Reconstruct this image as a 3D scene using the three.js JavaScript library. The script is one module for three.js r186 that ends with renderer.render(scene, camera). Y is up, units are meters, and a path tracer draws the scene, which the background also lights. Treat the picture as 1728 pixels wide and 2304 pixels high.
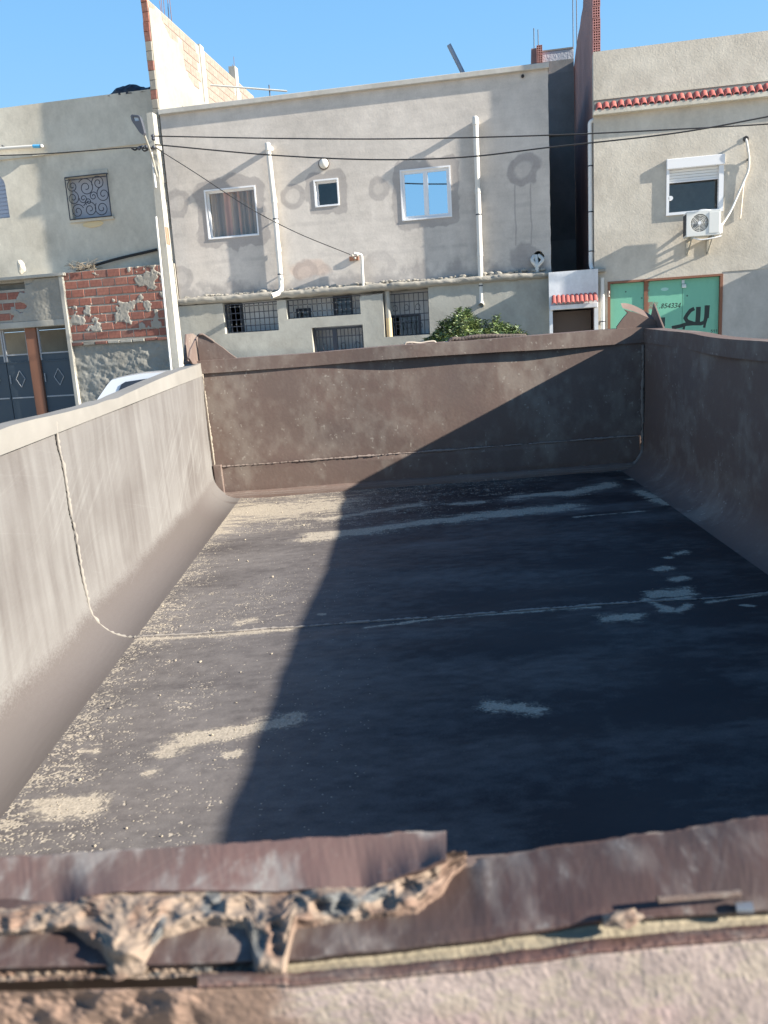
import * as THREE from 'three';
import { mergeGeometries } from 'three/addons/utils/BufferGeometryUtils.js';
import { RoundedBoxGeometry } from 'three/addons/geometries/RoundedBoxGeometry.js';

// ---------------------------------------------------------------- camera, sky, sun, exposure
const scene = new THREE.Scene();
const rad = Math.PI / 180;
const CAM = new THREE.Vector3(0, 1.7, 0);
const FPX = 1780;                                   // focal length in photo pixels (1728 x 2304)
const camera = new THREE.PerspectiveCamera(2 * Math.atan(1152 / FPX) / rad, 0.75, 0.02, 400);
camera.position.copy(CAM);
camera.rotation.set(-11.4 * rad, 10.5 * rad, -3.44 * rad, 'YXZ');
camera.focus = 7.5; camera.userData.fStop = 12;
camera.updateMatrixWorld(true);

const SUN_EL = 23.5 * rad, SUN_AZ = 7.6 * rad;        // azimuth measured from the facades' right-hand direction towards the street
const sunDir = new THREE.Vector3(Math.cos(SUN_EL) * Math.cos(SUN_AZ), Math.sin(SUN_EL), Math.cos(SUN_EL) * Math.sin(SUN_AZ));
{
  const W = 64, H = 256, data = new Float32Array(W * H * 4);
  const mix = (a, b, t) => a.map((v, i) => v + (b[i] - v) * t);
  const stops = [[-90, [.10, .09, .08]], [-4, [.12, .115, .11]], [0, [.19, .27, .36]], [8, [.135, .25, .365]], [20, [.092, .205, .35]], [35, [.05, .135, .275]], [60, [.022, .07, .18]], [90, [.014, .05, .14]]];
  for (let j = 0; j < H; j++) {
    const el = ((j + .5) / H - .5) * 180;
    let k = 0; while (k < stops.length - 2 && el > stops[k + 1][0]) k++;
    const t = Math.min(1, Math.max(0, (el - stops[k][0]) / (stops[k + 1][0] - stops[k][0])));
    const c = mix(stops[k][1], stops[k + 1][1], t);
    for (let i = 0; i < W; i++) data.set([c[0], c[1], c[2], 1], (j * W + i) * 4);
  }
  const sky = new THREE.DataTexture(data, W, H, THREE.RGBAFormat, THREE.FloatType);
  sky.mapping = THREE.EquirectangularReflectionMapping; sky.magFilter = sky.minFilter = THREE.LinearFilter; sky.needsUpdate = true;
  scene.background = sky; scene.environment = sky; scene.environmentIntensity = 1;
}
const sun = new THREE.DirectionalLight(new THREE.Color(1, .93, .82), 5);
sun.position.copy(sunDir).multiplyScalar(40).add(new THREE.Vector3(-2, 2, -12));
sun.target.position.set(-2, 2, -12); scene.add(sun, sun.target);
sun.castShadow = true; sun.shadow.mapSize.set(4096, 4096);
Object.assign(sun.shadow.camera, { left: -22, right: 22, top: 22, bottom: -22, near: 1, far: 90 });
const renderer = new THREE.WebGLRenderer({ antialias: true });
renderer.setSize(768, 1024);
renderer.toneMapping = THREE.LinearToneMapping;
renderer.toneMappingExposure = 2.9;
renderer.shadowMap.enabled = true;

// ---------------------------------------------------------------- random, noise
let seed = 7;
const rnd = () => { seed = (seed * 1664525 + 1013904223) >>> 0; return seed / 4294967296; };
const rr = (a, b) => a + (b - a) * rnd();
const hash = (x, y, s = 0) => { let h = (x * 374761393 + y * 668265263 + s * 1274126177) | 0; h = Math.imul(h ^ (h >>> 13), 1274126177); h ^= h >>> 16; return (h >>> 0) / 4294967296; };
const sm = t => t * t * (3 - 2 * t);
function vn(x, y, s = 0, px = 0, py = 0) {           // value noise, periodic when px / py are given
  let xi = Math.floor(x), yi = Math.floor(y); const fx = sm(x - xi), fy = sm(y - yi);
  const w = (i, p) => p ? ((i % p) + p) % p : i;
  const a = hash(w(xi, px), w(yi, py), s), b = hash(w(xi + 1, px), w(yi, py), s), c = hash(w(xi, px), w(yi + 1, py), s), d = hash(w(xi + 1, px), w(yi + 1, py), s);
  return a + (b - a) * fx + (c - a) * fy + (a - b - c + d) * fx * fy;
}
function fbm(x, y, o = 4, s = 0, p = 0) { let v = 0, a = .5, n = 0; for (let i = 0; i < o; i++) { v += a * vn(x, y, s + i, p, p); n += a; a *= .5; x *= 2; y *= 2; p *= 2; } return v / n; }
const clamp = (v, a = 0, b = 1) => v < a ? a : v > b ? b : v;
const step = (a, b, v) => sm(clamp((v - a) / (b - a)));

// ---------------------------------------------------------------- textures
const toS = v => { v = clamp(v); return Math.round(255 * (v <= .0031308 ? v * 12.92 : 1.055 * Math.pow(v, 1 / 2.4) - .055)); };
function tex(W, H, fn, { srgb = true, repeat = null } = {}) {   // fn(u, v, out) writes linear rgb
  const d = new Uint8Array(W * H * 4), o = [0, 0, 0];
  for (let j = 0; j < H; j++) for (let i = 0; i < W; i++) {
    fn((i + .5) / W, (j + .5) / H, o); const k = (j * W + i) * 4;
    if (srgb) { d[k] = toS(o[0]); d[k + 1] = toS(o[1]); d[k + 2] = toS(o[2]); } else { d[k] = clamp(o[0]) * 255; d[k + 1] = clamp(o[1]) * 255; d[k + 2] = clamp(o[2]) * 255; }
    d[k + 3] = 255;
  }
  const t = new THREE.DataTexture(d, W, H, THREE.RGBAFormat);
  t.magFilter = THREE.LinearFilter; t.minFilter = THREE.LinearMipmapLinearFilter; t.generateMipmaps = true;
  if (srgb) t.colorSpace = THREE.SRGBColorSpace;
  t.wrapS = t.wrapT = repeat ? THREE.RepeatWrapping : THREE.ClampToEdgeWrapping;
  if (repeat) t.repeat.set(repeat[0], repeat[1]);
  t.needsUpdate = true; return t;
}
const g1 = (o, v) => { o[0] = o[1] = o[2] = v; };
// blotchy plaster tone, tile of 4 m
const plasterMap = tex(512, 512, (u, v, o) => {
  const a = fbm(u * 6, v * 6, 5, 11, 6), b = fbm(u * 40, v * 24, 3, 31, 40), c = vn(u * 128, v * 128, 5, 128, 128);
  const t = .78 + .34 * (a - .5) + .16 * (b - .5) + .06 * (c - .5); o[0] = t; o[1] = t * (.985 + .03 * a); o[2] = t * (.955 + .06 * a);
}, { repeat: [.25, .25] });
const plasterBump = tex(512, 512, (u, v, o) => g1(o, .6 * fbm(u * 24, v * 24, 4, 3, 24) + .4 * fbm(u * 90, v * 90, 2, 9, 90)), { srgb: false, repeat: [.5, .5] });
const roughBump = tex(512, 512, (u, v, o) => g1(o, .5 * fbm(u * 12, v * 12, 4, 13, 12) + .5 * fbm(u * 60, v * 60, 3, 19, 60)), { srgb: false, repeat: [.7, .7] });
const steelMap = tex(1024, 1024, (u, v, o) => {      // brown oxidised paint with dust, chips and scratches, tile of 1.6 m
  const a = fbm(u * 8, v * 8, 5, 41, 8), b = fbm(u * 48, v * 32, 3, 43, 48), f = vn(u * 256, v * 256, 6, 256, 256);
  const dust = step(.42, .8, .65 * a + .35 * b) * .55 + .10 * (fbm(u * 96, v * 16, 2, 49, 96) - .5) + .1 * (f - .5);
  const chip = step(.865, .9, vn(u * 130, v * 100, 45, 130, 100) * .8 + .25 * f) * step(.45, .6, a) * .8 + .5 * step(.93, .97, f) * step(.5, .7, b);
  const red = fbm(u * 5, v * 5, 3, 47, 5);
  const m = clamp(dust + chip, 0, 1), base = [.13 + .03 * red, .1 + .01 * red, .09];
  o[0] = base[0] + (.27 - base[0]) * m; o[1] = base[1] + (.235 - base[1]) * m; o[2] = base[2] + (.2 - base[2]) * m;
}, { repeat: [.625, .625] });
const steelBump = tex(512, 512, (u, v, o) => g1(o, .5 * fbm(u * 10, v * 10, 4, 53, 10) + .5 * fbm(u * 70, v * 70, 2, 57, 70)), { srgb: false, repeat: [1.2, 1.2] });
const brickMap = tex(256, 256, (u, v, o) => { const t = .8 + .35 * (fbm(u * 12, v * 6, 4, 61, 0) - .5) + .12 * (fbm(u * 60, v * 60, 2, 63) - .5) - .12 * step(.35, .5, Math.abs(((v * 5) % 1) - .5)); o[0] = t; o[1] = t * .97; o[2] = t * .94; }, { repeat: [3, 3] });
const groundMap = tex(512, 512, (u, v, o) => { const t = .75 + .3 * (fbm(u * 8, v * 8, 5, 71, 8) - .5) + .25 * (vn(u * 200, v * 200, 73, 200, 200) - .5); o[0] = t; o[1] = t * .97; o[2] = t * .92; }, { repeat: [.25, .25] });

const L = (r, g, b) => new THREE.Color().setRGB(r, g, b);
const std = (c, rough = .9, o = {}) => new THREE.MeshStandardMaterial({ color: c, roughness: rough, side: THREE.DoubleSide, ...o });
const plaster = (c, bump = .002) => std(c, .95, { map: plasterMap, bumpMap: plasterBump, bumpScale: bump });
const M = {
  plasterWarm: plaster(L(.62, .565, .49)), plasterGrey: plaster(L(.56, .535, .49)), plasterRight: std(L(.66, .60, .51), .96, { map: plasterMap, bumpMap: roughBump, bumpScale: .0035 }),
  plasterCream: plaster(L(.68, .63, .53)), cement: plaster(L(.46, .44, .385), .0025), cementDark: plaster(L(.36, .345, .305), .003), shadeCement: plaster(L(.26, .25, .24)), room: plaster(L(.4, .39, .37)), porch: plaster(L(.85, .86, .88), .001),
  white: std(L(.74, .74, .74), .5), whiteWall: plaster(L(.82, .83, .86), .001), pvc: std(L(.72, .71, .68), .45), whitePipe: std(L(.62, .60, .55), .55),
  black: std(L(.018, .018, .02), .8), dark: std(L(.03, .035, .045), .7), darkSteel: std(L(.03, .035, .05), .5), cable: std(L(.02, .02, .022), .7),
  steel: new THREE.MeshPhysicalMaterial({ color: L(1, 1, 1), roughness: .7, specularIntensity: .3, map: steelMap, bumpMap: steelBump, bumpScale: .0007, side: THREE.DoubleSide }),
  rust: std(L(.22, .10, .06), .85, { bumpMap: steelBump, bumpScale: .001 }),
  concrete: plaster(L(.47, .45, .4), .0015),
  dustRim: std(L(.27, .255, .235), .8, { map: plasterMap, bumpMap: steelBump, bumpScale: .0007 }),
  mirror: new THREE.MeshPhysicalMaterial({ color: L(.62, .74, .82), metalness: 1, roughness: .03 }),
  glass: new THREE.MeshPhysicalMaterial({ color: L(1, 1, 1), transmission: 1, thickness: 0, roughness: .02, ior: 1.5 }),
  mortar: std(L(.40, .37, .32), .97, { map: plasterMap, bumpMap: roughBump, bumpScale: .002 }),
  sand: std(L(.46, .40, .31), .98, { bumpMap: roughBump, bumpScale: .002 }),
  soil: std(L(.40, .34, .27), .98, { bumpMap: roughBump, bumpScale: .004 }),
};
const brickMats = [[.33, .135, .10], [.30, .125, .095], [.35, .155, .115], [.29, .14, .11]].map(c => std(L(...c), .92, { map: brickMap, bumpMap: plasterBump, bumpScale: .0015 }));
const tileMats = [[.42, .11, .09], [.37, .10, .085], [.46, .13, .105]].map(c => std(L(...c), .55));

// ---------------------------------------------------------------- picture point -> place (u, v in pixels of a 1659-wide view)
const camM = camera.matrixWorld.clone().setPosition(0, 0, 0);
const trailerE = new THREE.Matrix4().makeRotationFromEuler(new THREE.Euler(-14.7 * rad, 1.3 * rad, -4.5 * rad, 'YXZ'));
const ray = (u, v, m) => new THREE.Vector3(u / .96 - 864, -(v / .96 - 1152), -FPX).applyMatrix4(m);
const F = (u, v, z) => { const r = ray(u, v, camM); r.multiplyScalar(z / r.z); return [r.x, r.y + CAM.y]; };      // on a facade plane z
const G = (u, v, x) => { const r = ray(u, v, camM); r.multiplyScalar(x / r.x); return [r.z, r.y + CAM.y]; };      // on a side plane x: [z, y]
const TY = (u, v, h) => { const r = ray(u, v, trailerE); return r.multiplyScalar(h / r.y); };                      // trailer frame, on height h
const TZ = (u, v, z) => { const r = ray(u, v, trailerE); return r.multiplyScalar(z / r.z); };
const TX = (u, v, x) => { const r = ray(u, v, trailerE); return r.multiplyScalar(x / r.x); };

// ---------------------------------------------------------------- scene building helpers
const names = {};
const numbered = n => { const k = names[n] = (names[n] ?? -1) + 1; return k ? n + '_' + String(k).padStart(3, '0') : n; };
const origin = new Map();
function sh(m) { m.castShadow = true; m.receiveShadow = true; return m; }
function thing(name, label, category, at = [0, 0, 0], group) {
  const o = new THREE.Group(); o.name = numbered(name); o.position.set(...at); scene.add(o);
  o.userData = { label, category }; if (group) o.userData.group = group;
  origin.set(o, new THREE.Vector3(...at)); return o;
}
function part(parent, name, geo, mat, label) {       // geo in world metres (or the trailer's frame)
  const o = origin.get(parent); const m = sh(new THREE.Mesh(geo.translate(-o.x, -o.y, -o.z), mat)); m.name = name;
  if (label) m.userData.label = label;
  parent.add(m); origin.set(m, o); return m;
}
function piece(parent, name, geo, mat, x, y, z) {    // shared geometry, own place
  const o = origin.get(parent), m = sh(new THREE.Mesh(geo, mat)); m.name = name; m.position.set(x - o.x, y - o.y, z - o.z); parent.add(m); origin.set(m, o); return m;
}
function solo(name, geo, mat, label, category, at, group) {
  const m = sh(new THREE.Mesh(geo.translate(-at[0], -at[1], -at[2]), mat)); m.name = numbered(name); m.position.set(...at); m.userData = { label, category };
  if (group) m.userData.group = group; scene.add(m); return m;
}
function struct(name, geo, mat) { const m = sh(new THREE.Mesh(geo, mat)); m.name = name; m.userData.kind = 'structure'; scene.add(m); return m; }
function boxUV(g) {                                   // uv in metres from position and normal
  g = g.index ? g.toNonIndexed() : g; const p = g.attributes.position, n = g.attributes.normal, uv = new Float32Array(p.count * 2);
  for (let i = 0; i < p.count; i++) {
    const ax = Math.abs(n.getX(i)), ay = Math.abs(n.getY(i)), az = Math.abs(n.getZ(i)), x = p.getX(i), y = p.getY(i), z = p.getZ(i);
    const q = ay > ax && ay > az ? [x, z] : ax > az ? [z, y] : [x, y]; uv[2 * i] = q[0]; uv[2 * i + 1] = q[1];
  }
  g.setAttribute('uv', new THREE.BufferAttribute(uv, 2)); return g;
}
const box = (x0, x1, y0, y1, z0, z1) => boxUV(new THREE.BoxGeometry(x1 - x0, y1 - y0, z1 - z0).translate((x0 + x1) / 2, (y0 + y1) / 2, (z0 + z1) / 2));
const rbox = (x0, x1, y0, y1, z0, z1, r = .01) => boxUV(new RoundedBoxGeometry(x1 - x0, y1 - y0, z1 - z0, 2, r).translate((x0 + x1) / 2, (y0 + y1) / 2, (z0 + z1) / 2));
const merge = a => mergeGeometries(a.map(g => { const h = g.index ? g.toNonIndexed() : g; for (const k of Object.keys(h.attributes)) if (!['position', 'normal', 'uv'].includes(k)) h.deleteAttribute(k); return h; }));
function wall(pts, holes, z, depth) {                 // polygon in the facade plane, front face at z, going back by depth
  const s = new THREE.Shape(pts.map(p => new THREE.Vector2(...p)));
  for (const h of holes) s.holes.push(new THREE.Path(h.map(p => new THREE.Vector2(...p))));
  return boxUV(new THREE.ExtrudeGeometry(s, { depth, bevelEnabled: false }).translate(0, 0, z - depth));
}
const rect = (x0, x1, y0, y1) => [[x0, y0], [x1, y0], [x1, y1], [x0, y1]];
const V3 = (x, y, z) => new THREE.Vector3(x, y, z);
const tube = (pts, r, seg = 24, rs = 8) => new THREE.TubeGeometry(new THREE.CatmullRomCurve3(pts.map(p => p.isVector3 ? p : V3(...p)), false, 'centripetal'), seg, r, rs);
const bar = (a, b, r, rs = 6) => new THREE.TubeGeometry(new THREE.LineCurve3(V3(...a), V3(...b)), 1, r, rs);
function pipe(pts, r, bend = .06) {                   // straight runs with short round elbows, capped
  const P = pts.map(p => V3(...p)), path = new THREE.CurvePath();
  let last = P[0];
  for (let i = 1; i < P.length; i++) {
    if (i < P.length - 1) {
      const d1 = P[i].clone().sub(P[i - 1]).normalize(), d2 = P[i + 1].clone().sub(P[i]).normalize();
      const b = Math.min(bend, P[i].distanceTo(P[i - 1]) * .45, P[i].distanceTo(P[i + 1]) * .45), a = P[i].clone().addScaledVector(d1, -b), c = P[i].clone().addScaledVector(d2, b);
      path.add(new THREE.LineCurve3(last, a)); path.add(new THREE.QuadraticBezierCurve3(a, P[i], c)); last = c;
    } else path.add(new THREE.LineCurve3(last, P[i]));
  }
  return new THREE.TubeGeometry(path, 24 * P.length, r, 12);
}
const disc = (c, r, dir = [0, 0, 1], depth = .01, seg = 24) => { const g = new THREE.CylinderGeometry(r, r, depth, seg); g.applyQuaternion(new THREE.Quaternion().setFromUnitVectors(V3(0, 1, 0), V3(...dir).normalize())); return g.translate(...c); };
function lump(r, sx, sy, sz, s, det = 2, amp = .35) {  // an irregular lump
  const g = new THREE.IcosahedronGeometry(1, det), p = g.attributes.position;
  for (let i = 0; i < p.count; i++) {
    const v = V3(p.getX(i), p.getY(i), p.getZ(i)), k = 1 + amp * 2 * (fbm(v.x * 1.7 + s * 3.1 + v.z, v.y * 1.7 - v.z * 1.3 + s, 3, 5) - .5);
    p.setXYZ(i, v.x * k * r * sx, v.y * k * r * sy, v.z * k * r * sz);
  }
  g.computeVertexNormals(); return g;
}
function sheet(nu, nv, fn) {                           // grid surface; fn(u, v) -> [x, y, z]; uv left 0..1
  const pos = [], uv = [], idx = [];
  for (let j = 0; j <= nv; j++) for (let i = 0; i <= nu; i++) { pos.push(...fn(i / nu, j / nv)); uv.push(i / nu, j / nv); }
  for (let j = 0; j < nv; j++) for (let i = 0; i < nu; i++) { const a = j * (nu + 1) + i, b = a + 1, c = a + nu + 1, d = c + 1; idx.push(a, b, d, a, d, c); }
  const g = new THREE.BufferGeometry(); g.setAttribute('position', new THREE.Float32BufferAttribute(pos, 3)); g.setAttribute('uv', new THREE.Float32BufferAttribute(uv, 2)); g.setIndex(idx); g.computeVertexNormals(); return g;
}
function chamferBrick(w, h, d, c) {                    // front-chamfered block, front at z = 0
  const W = w / 2, H = h / 2, q = [];
  const ring = (x, y, z) => [[-x, -y, z], [x, -y, z], [x, y, z], [-x, y, z]];
  const A = ring(W, H, -d), B = ring(W, H, -c), C = ring(W - c, H - c, 0);
  const quad = (a, b, e, f) => q.push(...a, ...b, ...e, ...a, ...e, ...f);
  for (let i = 0; i < 4; i++) { const j = (i + 1) % 4; quad(A[i], A[j], B[j], B[i]); quad(B[i], B[j], C[j], C[i]); }
  quad(C[0], C[1], C[2], C[3]);
  const g = new THREE.BufferGeometry(); g.setAttribute('position', new THREE.Float32BufferAttribute(q, 3)); g.computeVertexNormals(); return boxUV(g);
}

// ================================================================ ground
{
  const g = boxUV(new THREE.PlaneGeometry(240, 240).rotateX(-Math.PI / 2)); struct('street_ground', g, std(L(.60, .54, .45), .97, { map: groundMap, bumpMap: roughBump, bumpScale: .01 }));
  struct('pavement', box(-30, 20, .001, .13, -17.3, -16.1), M.cement);
}

// ================================================================ central house
const CZ = -17, CX0 = -7.44, CX1 = .58, CT = 6.96, CB = 3.08;
const house = thing('house', 'two-storey grey plastered house with three windows and two white drainpipes', 'house', [-3.4, 0, -17]);
{
  // window openings, from the photograph
  const op = (u0, v0, u1, v1, u2, v2, u3, v3, z) => { const a = F(u0, v0, z), b = F(u1, v1, z), c = F(u2, v2, z), d = F(u3, v3, z); return [(a[0] + d[0]) / 2, (b[0] + c[0]) / 2, (c[1] + d[1]) / 2, (a[1] + b[1]) / 2]; };
  const wA = op(440, 411, 551, 400, 560, 508, 451, 518, CZ), wB = op(677, 389, 731, 384, 733, 443, 681, 449, CZ), wC = op(862, 369, 971, 356, 978, 468, 870, 478, CZ);
  // the wall's own map: mortar patches, rings of cement round old holes, runs and dark repairs
  const rings = [[383, 440, 24, 1, .6], [633, 423, 21, 1, .7], [818, 407, 20, .75, .8], [1131, 364, 27, 1, .8], [819, 578, 30, .8, .5], [660, 588, 22, .7, .8], [392, 600, 22, .9, .6], [700, 590, 15, .6, .5], [900, 590, 18, .5, .4]].map(([u, v, r, k, w]) => [...F(u, v, CZ), r / 99, k, w]);
  const W = CX1 - CX0, Hh = CT - CB;
  const pb = F(1137, 560, CZ), run1 = F(1112, 400, CZ)[0], run2 = F(1146, 400, CZ)[0], runB = F(1130, 530, CZ)[1], runT = F(1130, 390, CZ)[1], st = F(665, 580, CZ);
  const wins = [[wA, .26], [wB, .2], [wC, .19]];
  const map = tex(1600, 800, (u, v, o) => {
    const x = CX0 + u * W, y = CB + v * Hh;
    const a = fbm(x * 1.1, y * 1.1, 5, 101), b = fbm(x * 7, y * 5, 4, 103), c = vn(x * 60, y * 60, 105), e = fbm(x * 3, y * 3, 3, 107);
    let t = .49 + .2 * (a - .5) + .10 * (b - .5) + .04 * (c - .5) + .06 * (fbm(x * 2.5, y * 16, 3, 109) - .5) - .02 * step(.47, .5, fbm(x * 2.2, y * 2.2, 4, 115)) * step(.53, .5, fbm(x * 2.2, y * 2.2, 4, 115)), dk = 0, wm = 0;
    for (const [cx, cy, r, k, w] of rings) {
      const d = Math.hypot(x - cx, y - cy) / r + .5 * (e - .5) + .35 * (b - .5);
      if (d < 1.6) dk = Math.max(dk, 1.15 * w * (k * step(1.28, 1.08, d) * step(.5, .75, d) + .4 * step(.8, .5, d) * (b > .5 ? 1 : .5)));
    }
    for (const [[x0, x1, y0, y1], m] of wins) {
      const d = Math.hypot(Math.max(x0 - x, 0, x - x1), Math.max(y0 - y, 0, y - y1)) / m + .9 * (e - .5) + .6 * (b - .5);
      dk = Math.max(dk, .8 * step(.92, .74, d) * (.75 + .5 * b));
    }
    const dp = Math.hypot((x - pb[0]) / .34, (y - pb[1]) / .34) + .5 * (e - .5) + .3 * (b - .5); dk = Math.max(dk, .8 * step(1.1, .85, dp));
    for (const rx of [run1, run2]) if (y < runT && y > runB) dk = Math.max(dk, .7 * step(.022, .008, Math.abs(x - rx + .03 * (vn(y * 6, 1, 8) - .5))));
    const ds = Math.hypot((x - st[0]) / .5, (y - st[1]) / .22) + .9 * (e - .5); wm = .6 * step(1, .6, ds);
    for (const yy of [4.42, 3.78]) dk = Math.max(dk, .22 * step(.06, .02, Math.abs(y - yy - .05 * Math.sin(x * .8) + .04 * (b - .5))) * step(.4, .6, e));
    dk = Math.max(dk, .8 * step(.25, .0, y - CB - .12 + .5 * (b - .5) + .2 * (e - .5)) * .8);
    const k = 1 - .36 * dk;
    o[0] = t * 1.1 * k * (1 - .05 * wm); o[1] = t * 1.0 * k * (1 - .22 * wm); o[2] = t * .89 * k * (1 - .3 * wm) + .012 * dk;
  });
  const mWall = std(L(1, 1, 1), .95, { map, bumpMap: null });
  const bump = tex(1024, 512, (u, v, o) => { const x = u * W, y = v * Hh; g1(o, .45 * fbm(x * 9, y * 9, 4, 111) + .55 * fbm(x * 32, y * 32, 3, 113)); }, { srgb: false });
  mWall.bumpMap = bump; mWall.bumpScale = .0022;
  const hole = F(1163, 556, CZ), hr = .115, hp = []; for (let i = 0; i < 20; i++) hp.push([hole[0] + hr * Math.cos(i / 20 * 6.2832) * (1 + .1 * Math.sin(i * 2.3)), hole[1] + hr * 1.1 * Math.sin(i / 20 * 6.2832)]);
  const edge = []; for (let i = 0; i <= 40; i++) { const y = CB + (CT - .1 - CB) * i / 40; edge.push([CX1 + .012 * (vn(y * 7, 3, 9) - .5), y]); }
  const wg = wall([[CX0, CB], ...edge, [CX0, CT - .1]], [rect(...wA), rect(...wB), rect(...wC), hp], CZ, .22);
  { const p = wg.attributes.position, uv = wg.attributes.uv; for (let i = 0; i < p.count; i++) uv.setXY(i, clamp((p.getX(i) - CX0) / W, .001, .999), clamp((p.getY(i) - CB) / Hh, .001, .999)); }
  part(house, 'front_wall', wg, mWall);
  part(house, 'parapet_cap', rbox(CX0, CX1 + .02, CT - .1, CT, CZ - .2, CZ + .085, .012), M.plasterGrey);
  part(house, 'side_wall', box(CX0, CX0 + .2, 0, CT - .1, -26, CZ - .225), M.plasterGrey); part(house, 'side_wall', box(CX1 - .2, CX1 - .01, 0, CT - .1, -26, CZ - .225), M.plasterGrey);
  part(house, 'back_wall', box(CX0, CX1 - .01, 0, CT - .1, -26.25, -26.02), M.plasterGrey); part(house, 'roof', box(CX0 + .21, CX1 - .22, 6.2, 6.4, -26, CZ - .24), M.cement);
  part(house, 'room_partition', box(CX0 + .21, CX1 - .22, 3.08, 6.18, -20.2, -20), M.room);
  part(house, 'floor_slab', box(CX0 + .21, CX1 - .22, 2.96, 3.075, -26, CZ - .24), M.cement);
  // ledge between the storeys, its broken front edge
  const lg = sheet(160, 6, (u, v) => { const x = CX0 - .02 + u * (CX1 - CX0 + .02), q = [[CZ - .05, 3.1], [CZ + .12, 3.105], [CZ + .2, 3.09], [CZ + .215, 3.05], [CZ + .21, 2.98], [CZ + .1, 2.955], [CZ - .1, 2.95]][Math.round(v * 6)]; const n = vn(x * 5, v * 9, 21) - .5; return [x, q[1] + .03 * n + .02 * (vn(x * 23, v, 22) - .5), q[0] + .035 * n + .02 * (vn(x * 31, v * 3, 24) - .5)]; });
  part(house, 'ledge', boxUV(lg), M.mortar);
  { const a = []; for (let i = 0; i < 330; i++) { const x = rr(CX0 + .1, CX1 - .1), r = rr(.012, .05) * (vn(x * 2, 4, 33) + .4); a.push(lump(r, 1.3, .7, .7, i, 1).translate(x, 3.1 + r * .3 + rr(0, .05) * vn(x * 3, 8, 3), CZ + rr(.0, .12))); } const m = part(house, 'crumbled_mortar', merge(a), M.mortar); m.userData.kind = 'stuff'; }
  // windows
  const win = (w, name, { glass, inset = .1, sash = .045, mullion, trim = .05 }) => {
    const [x0, x1, y0, y1] = w, z = CZ;
    const f = part(house, 'window', merge([box(x0, x0 + .03, y0, y1, z - inset - .05, z + .012), box(x1 - .03, x1, y0, y1, z - inset - .05, z + .012), box(x0 + .03, x1 - .03, y1 - .03, y1, z - inset - .05, z + .012), box(x0 + .03, x1 - .03, y0, y0 + .03, z - inset - .05, z + .02)]), M.white);
    const a = x0 + .03, b = x1 - .03, c = y0 + .03, d = y1 - .03, s = sash, q = z - inset;
    const fr = [box(a, a + s, c, d, q - .04, q), box(b - s, b, c, d, q - .04, q), box(a + s, b - s, c, c + s, q - .04, q), box(a + s, b - s, d - s, d, q - .04, q)];
    if (mullion) fr.push(box((a + b) / 2 - s * .85, (a + b) / 2 + s * .85, c + s, d - s, q - .045, q + .008));
    part(f, 'sash_frame', merge(fr), M.white);
    const panes = mullion ? [[a + s, (a + b) / 2 - s * .85], [(a + b) / 2 + s * .85, b - s]] : [[a + s, b - s]];
    if (glass) for (const [p0, p1] of panes) part(f, 'pane', box(p0 - .002, p1 + .002, c + s - .002, d - s + .002, q - .03, q - .022), glass);
    return f;
  };
  const fa = win(wA, 'a', { glass: M.glass, inset: .11, sash: .03 }), fb = win(wB, 'b', { glass: M.glass, inset: .12, sash: .03 }); win(wC, 'c', { glass: M.mirror, inset: .02, sash: .055, mullion: true });
  fa.userData.label = 'white window with striped brown curtain'; fb.userData.label = 'small square window with dark interior';
  { // curtains behind the left window
    const stripes = tex(512, 16, (u, v, o) => { const n = vn(u * 46, 0, 201), k = vn(u * 17, 0, 203); const c = k > .68 ? [.42, .25, .19] : k > .45 ? [.30, .235, .18] : [.22, .18, .15]; const m = .75 + .5 * n; o[0] = c[0] * m; o[1] = c[1] * m; o[2] = c[2] * m; });
    const [x0, x1, y0, y1] = wA;
    part(house, 'curtain', sheet(140, 4, (u, v) => [x0 - .05 + u * (x1 - x0 + .1), y0 - .05 + v * (y1 - y0 + .1), CZ - .2 + .03 * Math.sin(u * 58 + 2 * Math.sin(u * 9)) + .02 * Math.sin(u * 21)]), std(L(1.25, 1.2, 1.15), .95, { map: stripes }));
  }
  // globe lamp
  { const c = F(700, 354, CZ); const lamp = part(house, 'wall_lamp', new THREE.SphereGeometry(.098, 28, 16, 0, 6.2832, 0, Math.PI / 2).rotateX(Math.PI / 2).scale(1, 1, .85).translate(c[0], c[1], CZ + .025), M.whitePipe); part(lamp, 'base_ring', disc([c[0], c[1], CZ + .013], .118, [0, 0, 1], .024), std(L(.12, .1, .09), .7)); }
  // drainpipes: stub out of the wall, elbow, long leaning run
  const dp = (u0, v0, u1, v1, top, tail) => {
    const a = F(u0, v0, CZ + .16), b = F(u1, v1, CZ + .1), r = .054, X = t => a[0] + (b[0] - a[0]) * t, Y = t => a[1] + (b[1] - a[1]) * t;
    const pts = [[a[0], a[1], CZ - .05], [a[0], a[1], CZ + top], [X(.28), Y(.28), CZ + .13], [X(.36), Y(.36), CZ + .1], [b[0], b[1], CZ + .1], ...tail(b)];
    const p = part(house, 'drainpipe', pipe(pts, r, .05), M.whitePipe);
    part(p, 'elbow', disc([a[0], a[1], CZ + top], r * 1.13, [0, 1, 0], .12).translate(0, -.02, 0), M.whitePipe);
    part(p, 'elbow_cap', new THREE.SphereGeometry(r * 1.13, 16, 10).translate(a[0], a[1] + .03, CZ + top), M.whitePipe);
    for (const t of [.37, .72]) part(p, 'coupling', disc([X(t), Y(t), CZ + .1], r * 1.16, [0, 1, 0], .09), M.whitePipe);
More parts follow.
